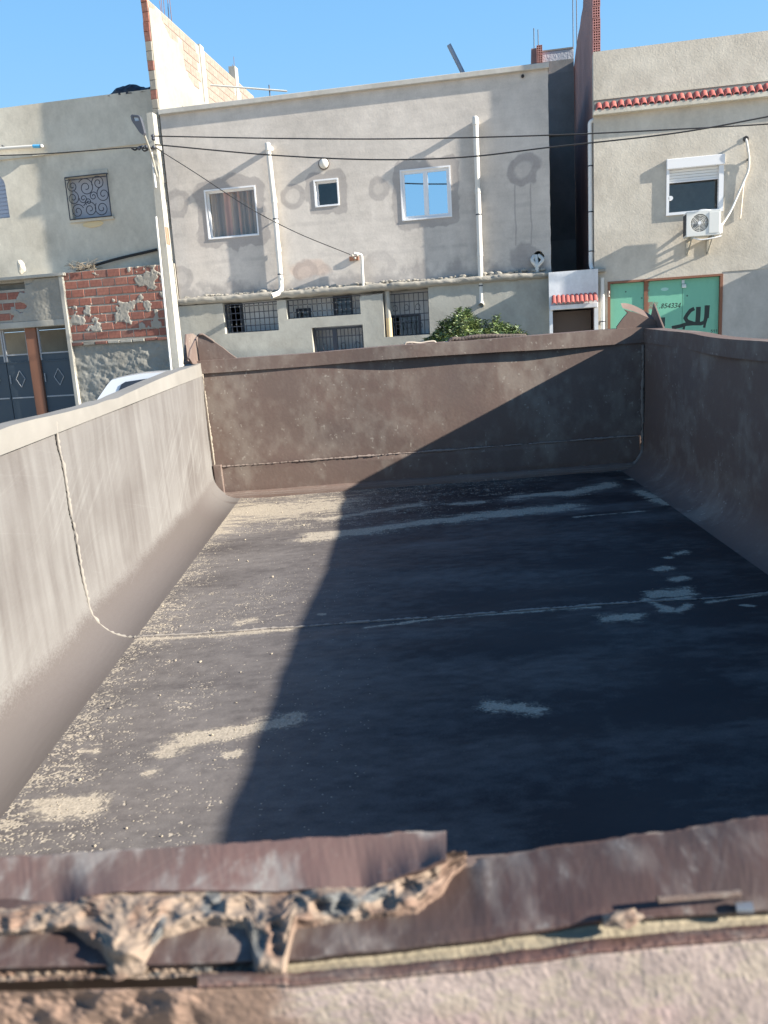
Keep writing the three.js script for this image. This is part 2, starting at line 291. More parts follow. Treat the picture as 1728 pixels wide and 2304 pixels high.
    for (const t of [.5, .9]) part(p, 'clamp', merge([disc([X(t), Y(t), CZ + .1], r * 1.1, [0, 1, 0], .022), box(X(t) - .012, X(t) + .012, Y(t) - .01, Y(t) + .01, CZ - .02, CZ + .1)]), M.darkSteel);
  };
  dp(580, 318, 608, 622, .2, b => [[b[0] - .02, b[1] - .1, CZ + .17], [b[0] - .16, b[1] - .17, CZ + .34]]);
  dp(1027, 262, 1040, 655, .2, b => [[b[0], b[1] - .05, CZ + .24]]);
  // three-armed vent pipe by the round hole
  { const b = F(1159, 603, CZ + .08), c = F(1160, 575, CZ + .1), z = CZ + .09, r = .042; const p = part(house, 'vent_pipe', pipe([[b[0], b[1] - .12, z], [c[0], c[1], z], [c[0] - .02, c[1] + .22, CZ - .04]], r), M.whitePipe);
    part(p, 'vent_arm', pipe([[c[0], c[1] - .02, z], [c[0] - .11, c[1] + .12, z], [c[0] - .05, c[1] + .22, CZ - .04]], r * .85), M.whitePipe); part(p, 'vent_arm', pipe([[c[0], c[1] - .02, z], [c[0] + .13, c[1] + .12, z], [c[0] + .04, c[1] + .22, CZ - .04]], r * .85), M.whitePipe); }
  // service conduit with its insulators
  { const a = F(784, 612, CZ + .14), b = F(781, 550, CZ + .14), c = F(764, 550, CZ + .22); const p = part(house, 'service_conduit', pipe([[a[0], a[1] - .06, CZ + .13], [b[0], b[1], CZ + .13], [c[0], c[1] + .03, CZ + .2]], .028, .05), M.whitePipe);
    for (const k of [0, 1, 2]) part(p, 'insulator', new THREE.SphereGeometry(.028, 10, 8).translate(c[0] - .03 + .05 * k, c[1] - .02 - .05 * (k % 2), CZ + .22), M.concrete);
    const e = F(764, 556, CZ + .03); part(p, 'bracket', box(e[0] - .09, e[0] + .1, e[1] - .06, e[1] + .02, CZ - .01, CZ + .05), M.rust); }
  { const c = F(1129, 165, CZ); part(house, 'anchor_bolt', disc([c[0], c[1], CZ + .015], .03, [0, 0, 1], .03, 10), M.black); }

  // ---- ground floor: front wall with notched openings
  const Z = -16.86, Fy = (u, v) => F(u, v, Z), X = (u, v) => Fy(u, v)[0], Y = (u, v) => Fy(u, v)[1];
  const t0 = 2.945, a0 = X(483, 680), a1 = X(600, 680), s1 = (Y(487, 720) + Y(602, 714)) / 2, b0 = X(619, 670), b1 = X(778, 660), s2 = (Y(618, 689) + Y(778, 679)) / 2, c0 = X(829, 690), c1 = X(927, 680), s3 = (Y(848, 728) + Y(914, 722)) / 2, e0 = X(675, 735), e1 = X(785, 730), e2 = (Y(673, 709) + Y(783, 700)) / 2;
  const topR = Y(1060, 608);
  const jag = (xa, ya, xb, yb, s) => { const r = []; for (let i = 0; i <= 12; i++) r.push([xa + (xb - xa) * i / 12, ya + (yb - ya) * i / 12 + .03 * (vn(i * 1.3, s, 77) - .5)]); return r; };
  const poly = [[CX0, .1], [e0, .1], [e0, e2], [e1, e2], [e1, .1], [CX1 - .01, .1], ...jag(CX1 - .01, topR, c1, topR + .03, 2), [c1, s3], [c0, s3], ...jag(c0, Y(825, 634), b1, Y(778, 640), 3), [b1, s2], [b0, s2], ...jag(b0, Y(618, 647), a1, Y(600, 650), 4), [a1, s1], [a0, s1], [a0, t0], [CX0, t0]];
  part(house, 'ground_floor_wall', wall(poly, [], Z, .2), M.cement);
  part(house, 'porch_floor', box(CX0 + .21, CX1 - .22, .131, .2, -17.42, Z - .21), M.cement);
  // openings in the porch's back wall, seen through the grilles
  const pholes = [];
  const pw = (u0, v0, u1, v1) => { const z = -17.415, a = F(u0, v0, z), b = F(u1, v1, z); const w = part(house, 'porch_window', merge([box(a[0] - .05, a[0], b[1] - .05, a[1] + .05, z - .02, z + .02), box(b[0], b[0] + .05, b[1] - .05, a[1] + .05, z - .02, z + .02), box(a[0], b[0], a[1], a[1] + .05, z - .02, z + .02), box(a[0], b[0], b[1] - .05, b[1], z - .02, z + .02)]), M.darkSteel); part(w, 'pane', box(a[0], b[0], b[1], a[1], z - .09, z - .084), M.glass); pholes.push(rect(a[0], b[0], b[1], a[1])); };
  pw(724, 645, 758, 684); pw(849, 686, 906, 735); pw(488, 652, 525, 722); pw(645, 672, 668, 690);
  part(house, 'porch_back_wall', wall(rect(CX0 + .21, CX1 - .22, .1, 2.94), pholes, -17.42, .18), M.porch);
  // grilles, every bar a piece
  const grille = (x0, x1, y0, y1, z, nv, rails, knobs) => {
    const g = part(house, 'grille', merge([box(x0, x1, y0, y0 + .018, z - .01, z + .01), box(x0, x1, y1 - .018, y1, z - .01, z + .01), box(x0 - .008, x0, y0, y1, z - .01, z + .01), box(x1, x1 + .008, y0, y1, z - .01, z + .01)]), M.darkSteel);
    for (let i = 0; i <= nv; i++) { const x = x0 + .01 + (x1 - x0 - .02) * i / nv; part(g, 'bar', box(x - .007, x + .007, y0 + .018, y1 - .018, z - .007, z + .007), M.darkSteel); }
    for (const t of rails) part(g, 'rail', box(x0 + .018, x1 - .018, y0 + (y1 - y0) * t - .008, y0 + (y1 - y0) * t + .008, z + .008, z + .02), M.darkSteel);
    const k = []; for (const t of knobs) for (let i = 1; i < nv; i++) k.push(new THREE.SphereGeometry(.016, 8, 6).translate(x0 + .01 + (x1 - x0 - .02) * i / nv, y0 + (y1 - y0) * t, z + .012));
    if (k.length) part(g, 'knobs', merge(k), M.cementDark);
    return g;
  };
  grille(a0 + .01, a1 - .01, s1 + .005, t0 - .03, Z - .12, 11, [.22, .45, .68, .9], [.9, .3]);
  grille(b0 + .01, b1 - .01, s2 + .005, t0 - .03, Z - .12, 15, [.32, .7], [.32, .7]);
  const g3 = grille(c0 + .12, c1 - .01, s3 + .005, t0 - .06, Z - .14, 8, [.34, .5, .8], []);
  const orn = (g, x, y, r, z) => part(g, 'ornament', merge([new THREE.TorusGeometry(r, .007, 6, 20).scale(.8, 1, 1).translate(x, y, z), bar([x - r, y - r * .9, z], [x + r, y - r * .9, z], .006)]), M.darkSteel);
  for (const t of [.12, .37, .62]) { orn(g3, c0 + .12 + (c1 - c0) * t, s3 + .62 * (t0 - s3), .06, Z - .12); orn(g3, c0 + .16 + (c1 - c0) * t, s3 + .22 * (t0 - s3), .05, Z - .12); }
  const gate = part(house, 'gate', merge([box(e0 + .01, e1 - .01, e2 - .06, e2 - .02, Z - .16, Z - .12), box(e0 + .01, e1 - .01, .2, .25, Z - .16, Z - .12), box(e0 + .01, e0 + .05, .25, e2 - .06, Z - .16, Z - .12), box(e1 - .05, e1 - .01, .25, e2 - .06, Z - .16, Z - .12), box(e0 + .42, e0 + .52, .25, e2 - .06, Z - .17, Z - .11)]), M.darkSteel);
  for (let i = 1; i < 13; i++) { const x = e0 + .03 + (e1 - e0 - .06) * i / 13; if (Math.abs(x - e0 - .47) > .06) part(gate, 'bar', box(x - .008, x + .008, .25, e2 - .06, Z - .148, Z - .132), M.darkSteel); }
  part(gate, 'rail', box(e0 + .05, e1 - .05, e2 - .22, e2 - .2, Z - .135, Z - .12), M.darkSteel);
  for (const t of [.22, .58, .85]) orn(gate, e0 + (e1 - e0) * t, e2 - .42, .07, Z - .12);
  part(gate, 'sheet', box(e0 + .05, e1 - .05, .25, e2 - .5, Z - .155, Z - .15), M.darkSteel);
  // round column in the porch opening
  { const q = X(835, 690) + .03, z = Z - .1; const c = part(house, 'column', new THREE.CylinderGeometry(.062, .062, 2.2, 20).translate(q, .2 + 1.1, z), std(L(.52, .40, .24), .7)); part(c, 'column_top', new THREE.CylinderGeometry(.058, .058, .55, 20).translate(q, 2.4 + .275, z), M.concrete); }
}

// ================================================================ left house
const LZ = -17.43, LT = 7.37;
const leftHouse = thing('house', 'pale plastered house with scrolled window grille and patched brick ground floor', 'house', [-10.5, 0, -17.4]);
{
  const X = (u, v) => F(u, v, LZ)[0], Y = (u, v) => F(u, v, LZ)[1];
  const wx0 = (X(146, 385) + X(158, 476)) / 2, wx1 = (X(230, 376) + X(242, 467)) / 2, wy0 = (Y(158, 476) + Y(242, 467)) / 2, wy1 = (Y(146, 385) + Y(230, 376)) / 2;
  const L0 = -16, L1 = -7.6;
  const ar = X(20, 460), aw = .5, ay0 = Y(20, 470), ay1 = Y(15, 400);
  const arch = [[ar - 2 * aw, ay0], [ar, ay0], [ar, ay1]]; for (let i = 1; i <= 10; i++) { const t = i / 10 * Math.PI; arch.push([ar - aw + aw * Math.cos(t), ay1 + aw * .7 * Math.sin(t)]); }
  const yTop = Y(160, 215), stepY = Y(155, 329);
  part(leftHouse, 'front_wall', wall([[L0, 3], [L1, 3], [L1, stepY], [L0, stepY]], [rect(wx0, wx1, wy0, wy1), arch], LZ, .25), M.plasterCream);
  part(leftHouse, 'parapet', wall([[L0, stepY], [L1, stepY], [L1, yTop], [L0, yTop]], [], LZ + .045, .25), M.plasterCream);
  part(leftHouse, 'roof', box(L0, L1, yTop - .6, yTop - .45, -25, LZ - .21), M.cement); part(leftHouse, 'room_wall', box(L0, L1, 3, yTop - .61, -19.2, -19), M.room);
  // window: shutter set back, sill, scrolled iron grille
  const w = part(leftHouse, 'window', box(wx0 - .01, wx1 + .01, wy0 - .01, wy1 + .01, LZ - .16, LZ - .12), std(L(.42, .43, .47), .8));
  part(w, 'sill', box(wx0 - .06, wx1 + .06, wy0 - .06, wy0 - .002, LZ - .1, LZ + .06), M.plasterCream); part(w, 'lintel', box(wx0 - .06, wx1 + .04, wy1 + .002, wy1 + .09, LZ - .01, LZ + .03), M.plasterCream);
  part(w, 'patch', lump(.12, 2, .5, .12, 3, 2).translate((wx0 + wx1) / 2 + .02, wy0 - .13, LZ + .01), std(L(.62, .5, .3), .95));
  const gz = LZ + .07, gr = part(leftHouse, 'scroll_grille', merge([bar([wx0 - .03, wy0, gz], [wx0 - .03, wy1, gz], .011), bar([wx1 + .03, wy0, gz], [wx1 + .03, wy1, gz], .011), bar([wx0 - .03, wy0, gz], [wx1 + .03, wy0, gz], .011), bar([wx0 - .03, wy1, gz], [wx1 + .03, wy1, gz], .011), bar([wx0 - .03, wy1 - .06, gz], [wx1 + .03, wy1 - .06, gz], .009), ...[[wx0 - .03, wy0], [wx1 + .03, wy0], [wx0 - .03, wy1], [wx1 + .03, wy1]].map(p => bar([p[0], p[1], gz], [p[0], p[1], LZ - .05], .01))]), M.darkSteel);
  const ww = wx1 - wx0, wh = wy1 - wy0;
  const scroll = (cx, cy, r, a0, dir, turns) => { const p = []; for (let i = 0; i <= 34; i++) { const t = i / 34, a = a0 + dir * t * turns * 6.2832, q = r * (1 - .82 * t); p.push([wx0 + cx * ww + q * Math.cos(a), wy0 + cy * wh + q * Math.sin(a), gz + .008]); } part(gr, 'scroll', tube(p, .009, 60, 5), M.darkSteel); };
  scroll(.14, .78, .13, 2, 1, 1.6); scroll(.48, .72, .2, 2.5, -1, 1.7); scroll(.8, .8, .16, 3.4, -1, 1.7); scroll(.12, .5, .15, 1.2, -1, 1.6); scroll(.38, .47, .1, 3, 1, 1.5); scroll(.64, .5, .1, 0, 1, 1.5); scroll(.9, .52, .17, 1.8, 1, 1.6); scroll(.2, .18, .16, .4, 1, 1.6); scroll(.52, .2, .17, 2.6, -1, 1.7); scroll(.82, .2, .17, 2.4, 1, 1.7); scroll(.5, .38, .08, 4, -1, 1.4);
  part(leftHouse, 'arched_shutter', wall(arch, [], LZ - .08, .04), std(L(.36, .40, .48), .7));
  for (let i = 0; i < 9; i++) part(leftHouse, 'shutter_slat', box(ar - 2 * aw + .03, ar - .03, ay0 + .03 + i * .085, ay0 + .095 + i * .085, LZ - .079, LZ - .065), std(L(.36, .40, .48), .7));
  { const a = F(-30, 319, LZ + .12), b = F(90, 315.5, LZ + .12), m = F(72, 316, LZ + .12); const p = part(leftHouse, 'waste_pipe', bar([a[0] - 1, a[1], LZ + .12], [m[0], m[1], LZ + .12], .034, 12), M.whitePipe); part(p, 'blue_sleeve', bar([m[0], m[1], LZ + .12], [b[0] - .03, b[1], LZ + .12], .038, 12), std(L(.08, .36, .62), .5)); part(p, 'end_cap', new THREE.SphereGeometry(.04, 12, 8).translate(b[0], b[1], LZ + .12), M.whitePipe); part(p, 'bracket', bar([a[0] + .4, a[1], LZ - .05], [a[0] + .4, a[1], LZ + .12], .015), M.darkSteel); }

  // ---- ground floor in front: brick panel, roughcast, doorway
  const Z = -16.95, x = (u, v) => F(u, v, Z)[0], y = (u, v) => F(u, v, Z)[1];
  const bx0 = (x(143, 640) + x(152, 735)) / 2, bx1 = -7.46, by0 = (y(155, 737) + y(345, 727)) / 2, by1 = (y(145, 586) + y(345, 573)) / 2;
  part(leftHouse, 'terrace_slab', box(L0, bx1, by1 - .12, by1 - .03, LZ - .02, Z - .14), M.cement);
  part(leftHouse, 'mortar_bed', box(bx0, bx1, by0, by1 - .004, Z - .13, Z - .012), M.mortar);
  const bw = .292, bh = .158, bg = [chamferBrick(bw, bh, .05, .006), chamferBrick(bw * .985, bh * .97, .05, .009)], half = chamferBrick(.13, bh, .05, .006);
  const brickField = (p, x0, x1, y0, y1, z, keep = () => true) => {
    const rows = Math.floor((y1 - y0) / .17), dh = (y1 - y0) / rows;
    for (let r = 0; r < rows; r++) {
      let px = x0 + (r % 2 ? .15 : 0); const cy = y0 + (r + .5) * dh;
      if (r % 2 && keep(x0 + .07, cy)) piece(p, 'brick', half, brickMats[r % 4], x0 + .07, cy, z);
      while (px + bw < x1 + .001) { const cx = px + .153; if (cx + bw / 2 < x1 && keep(cx, cy)) { const b = piece(p, 'brick', bg[rnd() < .5 ? 0 : 1], brickMats[Math.floor(rnd() * 4)], cx, cy + rr(-.004, .004), z + rr(-.006, .004)); b.rotation.z = rr(-.01, .01); } px += .306; }
      if (x1 - px > .14 && keep(px + .07, cy)) piece(p, 'brick', half, brickMats[(r + 1) % 4], px + .072, cy, z);
    }
  };
  const brickWall = part(leftHouse, 'brick_panel', box(bx0, bx1, by0 - .03, by0 - .001, Z - .13, Z + .01), M.mortar);
  brickField(brickWall, bx0 + .01, bx1, by0, by1, Z);
  { // smears of mortar flung over the bricks
    const g = sheet(170, 130, (u, v) => { const px = bx0 + u * (bx1 - bx0), py = by0 + v * (by1 - by0), fx = u, fy = v; const zone = Math.max(step(.62, .45, fy) * step(.06, .16, fy), step(.58, .74, fx) * step(.2, .35, fy), .0) + .1; const n = fbm(px * 5.5, py * 5, 4, 91); const m = step(.60, .74, n + .26 * zone - .10); return [px, py, Z - .03 + m * (.031 + .01 * fbm(px * 22, py * 18, 3, 93))]; });
    const m = part(leftHouse, 'mortar_smears', boxUV(g), M.mortar);
  }
  // row of flat bricks, roughcast wall
  { let px = bx0; const g = chamferBrick(.28, .06, .1, .008); while (px < bx1 - .3) { const b = piece(brickWall, 'brick', g, [M.mortar, brickMats[3], M.concrete][Math.floor(rnd() * 3)], px + .15, by0 - .06 + rr(-.008, .008), Z + .045 + rr(-.02, .01)); b.rotation.z = rr(-.03, .03); px += .3; } }
  part(leftHouse, 'roughcast_wall', boxUV(sheet(150, 110, (u, v) => { const X0 = bx0 + u * (bx1 - bx0), Y0 = v * (by0 - .06), n = fbm(X0 * 7 + Y0 * 3, Y0 * 9, 4, 95); return [X0, Y0, Z - .06 + .05 * n + .012 * fbm(X0 * 30, Y0 * 30, 2, 97)]; })), M.cementDark);
  part(leftHouse, 'roughcast_backing', box(bx0, bx1, 0, by0 - .04, Z - .2, Z - .07), M.cementDark);
  // doorway: upper panel, beam, jamb column, doors
  const jx0 = (x(136, 640) + x(168, 880)) / 2 - .02, jx1 = bx0, dy = (y(0, 712) + y(125, 703)) / 2, uy = (y(0, 612) + y(130, 585)) / 2;
  part(leftHouse, 'lintel_beam', rbox(L0, jx0 - .002, dy, dy + .14, Z - .2, Z + .02, .012), M.concrete);
  part(leftHouse, 'jamb_column', rbox(jx0, jx1 + .02, .13, uy - .03, Z - .2, Z + .06, .015), M.concrete);
  part(leftHouse, 'upper_panel', box(L0, jx0 - .002, dy + .142, uy - .24, Z - .13, Z - .012), M.mortar); part(leftHouse, 'upper_panel', box(x(50, 600), jx0 - .002, uy - .238, uy - .04, Z - .13, Z - .012), M.mortar);
  brickField(brickWall, L0 + 3.2, x(62, 640), dy + .16, uy - .26, Z, (a, b) => a > x(-20, 640));
  { const c0 = x(-20, 640); part(leftHouse, 'render_coat', boxUV(sheet(120, 90, (u, v) => { const px = c0 + u * (jx0 - .004 - c0), py = dy + .145 + v * (uy - .05 - dy - .145), slot = py > uy - .26 && px < x(51, 600); const m = step(.42, .58, fbm(px * 4, py * 5, 4, 121) + 1.3 * (u - .42) - .25 * (v - .4)); return [px, py, slot ? Z - .3 : Z - .03 + m * (.036 + .014 * fbm(px * 18, py * 18, 3, 123))]; })), M.cementDark); }
  part(leftHouse, 'door_canopy', rbox(L0, jx1 + .08, uy - .035, uy + .03, LZ - .02, Z + .1, .01), M.concrete);
  const blue = std(L(.045, .066, .085), .7, { bumpMap: steelBump, bumpScale: .0006 }), chip = std(L(.34, .35, .36), .8);
  const dz = Z - .12, dt = y(60, 768), ds = x(72, 800), pxa = (x(58, 720) + x(88, 880)) / 2 - .13, pxb = pxa + .27;
  const post = part(leftHouse, 'rusty_post', rbox(pxa, pxb, .13, dy - .002, dz - .06, dz + .06, .01), M.rust);
  const leaf = (x0, x1) => {
    const d = part(leftHouse, 'door_leaf', box(x0, x1, .14, dt - .12, dz - .03, dz), blue);
    part(d, 'frame', merge([box(x0, x0 + .035, dt - .119, dy - .01, dz - .03, dz + .01), box(x1 - .035, x1, dt - .119, dy - .01, dz - .03, dz + .01), box(x0 + .036, x1 - .036, dt + .02, dt + .05, dz - .03, dz + .008)]), chip);
    part(d, 'transom_panel', box(x0 + .036, x1 - .036, dt - .118, dt + .018, dz - .03, dz - .01), blue);
    const cx = (x0 + x1) / 2, cy = dt - .52, w = .12, h = .19, q = [[cx, cy - h, dz + .012], [cx + w, cy, dz + .012], [cx, cy + h, dz + .012], [cx - w, cy, dz + .012]];
    for (let i = 0; i < 4; i++) part(d, 'diamond_bar', bar(q[i], q[(i + 1) % 4], .009), chip);
    part(d, 'rail', box(x0 + .03, x1 - .03, cy - .45, cy - .42, dz + .001, dz + .015), chip); part(d, 'rail', box(x0 + .03, x1 - .03, dt - .16, dt - .135, dz + .001, dz + .012), blue);
    part(d, 'handle', bar([x0 + .06, cy - .1, dz + .03], [x0 + .06, cy + .1, dz + .03], .012), chip);
  };
  leaf(pxb + .005, jx0 - .01); leaf(pxa - .62, pxa - .005); leaf(pxa - 1.3, pxa - .64);
  part(leftHouse, 'hall_ceiling', box(L0, jx0 - .06, dy + .01, dy + .12, -18.44, Z - .21), M.cement); part(leftHouse, 'hall_wall', box(L0, jx0, .13, dy, -18.6, -18.45), M.cement); part(leftHouse, 'hall_side', box(jx0 - .05, jx0 + .1, .13, dy, -18.44, dz - .1), M.cement);
}
// black tarpaulin on the left roof
{
  const a = F(240, 200, LZ - .1), b = F(334, 178, LZ - .1);
  const g = sheet(48, 14, (u, v) => { const X = a[0] + u * (b[0] - a[0]), k = Math.sin(Math.PI * clamp(u * 1.3 + .06)) * .6 + .4; const top = .06 + .2 * k * (.6 + .8 * vn(u * 7, 2, 61)) ; const t = v * Math.PI; return [X + .03 * (vn(u * 20, v * 9, 5) - .5), F(285, 200, LZ)[1] - .03 + Math.sin(t) * (top + .05 * (vn(u * 16, v * 7, 3) - .5)), LZ + .04 - .7 * (1 - Math.cos(t)) / 2 + .06 * (vn(u * 12, v * 8, 8) - .5)]; });
  solo('tarpaulin', g, std(L(.02, .022, .03), .55), 'crumpled black tarpaulin lying on the left house roof edge', 'tarpaulin', [(a[0] + b[0]) / 2, F(285, 200, LZ)[1] - .03, LZ - .3]);
}
// stone, twigs and hose on the terrace, the last one drawn in for a shading line
{
  const c = F(48, 582, -17); solo('stone_block', lump(.11, .8, 1.5, .8, 12, 2, .25).translate(c[0] - .05, c[1] + .06, -17.05), M.plasterCream, 'upright pale stone lump on the canopy over the blue door', 'stone', [c[0], c[1] - .06, -17.05]);
  const t = F(172, 577, -17), a = []; for (let i = 0; i < 60; i++) { const x = t[0] + rr(-.28, .3), y = t[1] - .08 + rr(0, .12), z = -17.05 + rr(-.2, .2); a.push(tube([[x, y, z], [x + rr(-.12, .12), y + rr(0, .06), z + rr(-.1, .1)], [x + rr(-.25, .25), y + rr(-.02, .16), z + rr(-.15, .15)]], rr(.003, .007), 6, 4)); }
  const m = solo('twig_pile', merge(a), std(L(.2, .17, .13), .95), 'pile of dry twigs on top of the red brick panel', 'twigs', [t[0], t[1] - .1, -17.05]); m.userData.kind = 'stuff';
  const h0 = F(186, 576, -17.3), h1 = F(250, 560, -17.34), h2 = F(338, 539, -17.36); solo('shading_tube', tube([[h0[0] - .2, h0[1] - .1, -17.2], [h0[0], h0[1] - .03, -17.3], [h1[0], h1[1], -17.34], [h2[0], h2[1], -17.38]], .03, 40, 8), M.black, 'black hose drawn in for the shading above the red brick panel', 'shade_line', [h0[0], h0[1] - .1, -17.3]);  // added dark tube in place of a shading line on the terrace
}

// ================================================================ unfinished party wall above the left house
const party = thing('party_wall', 'tall unfinished side wall with bare brick and plaster rising above the roofs', 'wall', [-7.52, 0, -20]);
{
  const X1 = -7.455, X0 = -7.6, z0 = -17.04, z1 = -23.7, top = 9.12;
  part(party, 'core', box(X0, X1 - .012, 0, top - .01, z1, z0), M.mortar);
  // plastered area on the lit side: outline with a sloping upper boundary
  const P = [[z0, 0], [z0, 8.95], [-17.5, 9.05], [-18.0, 8.7], [-18.6, 8.75], [-18.75, 8.2], [-19.4, 8.0], [-19.9, 7.8], [-20.4, 7.75], [-21.2, 7.55], [-21.8, 7.4], [z1, 7.2], [z1, 0]];
  const s = new THREE.Shape(P.map(p => new THREE.Vector2(-p[0], p[1])));
  const pg = new THREE.ExtrudeGeometry(s, { depth: .016, bevelEnabled: false }).rotateY(Math.PI / 2).translate(X1 - .012, 0, 0);
  part(party, 'plaster_coat', boxUV(pg), plaster(L(.37, .35, .3)));
  const bg = chamferBrick(.29, .19, .03, .006).rotateY(Math.PI / 2), inP = (z, y) => { for (let i = 0; i < P.length - 1; i++) if (P[i][0] >= z && P[i + 1][0] <= z && i > 1) { const t = (P[i][0] - z) / (P[i][0] - P[i + 1][0]); return y < P[i][1] + t * (P[i + 1][1] - P[i][1]); } return y < 8.9; };
  const pale = [[.335, .265, .225], [.325, .25, .21], [.345, .275, .235]].map(c => std(L(...c), .92, { map: brickMap }));
  for (let r = 0; r < 12; r++) for (let k = 0; k < 23; k++) { const y = 6.95 + r * .205, z = z0 - .2 - k * .3 - (r % 2) * .15; if (y > top - .08 || z < z1 + .15 || inP(z, y - .06)) continue; if ([-19.85, -22.3].some(q => Math.abs(z - q) < .22)) continue; piece(party, 'brick', bg, pale[Math.floor(rnd() * 3)], X1, y, z + rr(-.005, .005)); }
  for (const z of [-19.85, -22.3]) part(party, 'concrete_post', box(X0 - .02, X1 + .012, 6.9, top + (z < -22 ? .32 : .04), z - .12, z + .12), M.concrete);
  // brick ends along the front edge
  const eg = chamferBrick(.137, .181, .04, .008); for (let k = 0; k < 26; k++) { const y = 4.7 + k * .185; const b = piece(party, 'brick', eg, k < 12 ? [M.cementDark, M.mortar][k % 2] : k < 21 ? [M.cementDark, M.mortar, brickMats[3]][k % 3] : brickMats[k % 4], (X0 + X1 - .012) / 2 + rr(-.006, .006), y, z0 + .03 + rr(-.006, .006)); b.rotation.z = rr(-.04, .04); if (y > top - .15) break; }
  for (const [z, n] of [[-18.3, 4], [-17.95, 3], [-22.3, 3]]) for (let i = 0; i < n; i++) part(party, 'rebar', bar([X0 + .03 + .03 * i, top - .1, z + .06 * (i % 2) - .02], [X0 + .03 + .03 * i + rr(-.03, .03), top + rr(.3, .6), z + .07 * (i % 2)], .006, 5), M.rust);
}
// white pole lying over the roof, and a leaning steel post
{ const a = F(455, 184, -18.2), b = F(620, 197, -18.2), q = F(584, 196, -18.2); const r = thing('roof_rail', 'thin white rail standing on the roof behind the parapet', 'rail', [q[0], 6.4, -18.2]); part(r, 'rail', bar([a[0], a[1], -18.2], [b[0], b[1], -18.2], .02, 8), M.whitePipe); part(r, 'post', bar([q[0], 6.4, -18.2], [q[0] - .02, q[1] + .12, -18.2], .014, 6), M.darkSteel);
  const c = F(983, 124, -18), d = F(998, 154, -18); const dx = d[0] - c[0], dyy = d[1] - c[1]; solo('steel_post', new THREE.CylinderGeometry(.06, .06, 1.35, 4).rotateY(.78).rotateZ(Math.atan2(-dx, -dyy) * -1 + Math.PI * 0).translate(0, 0, 0).translate(c[0] + dx * .95, c[1] + dyy * .95, -18).translate(dx * .35, dyy * .35, 0), std(L(.32, .35, .4), .5, { metalness: .4 }), 'short grey steel post leaning on the central roof', 'post', [d[0] + .1, 6.4, -18]); }

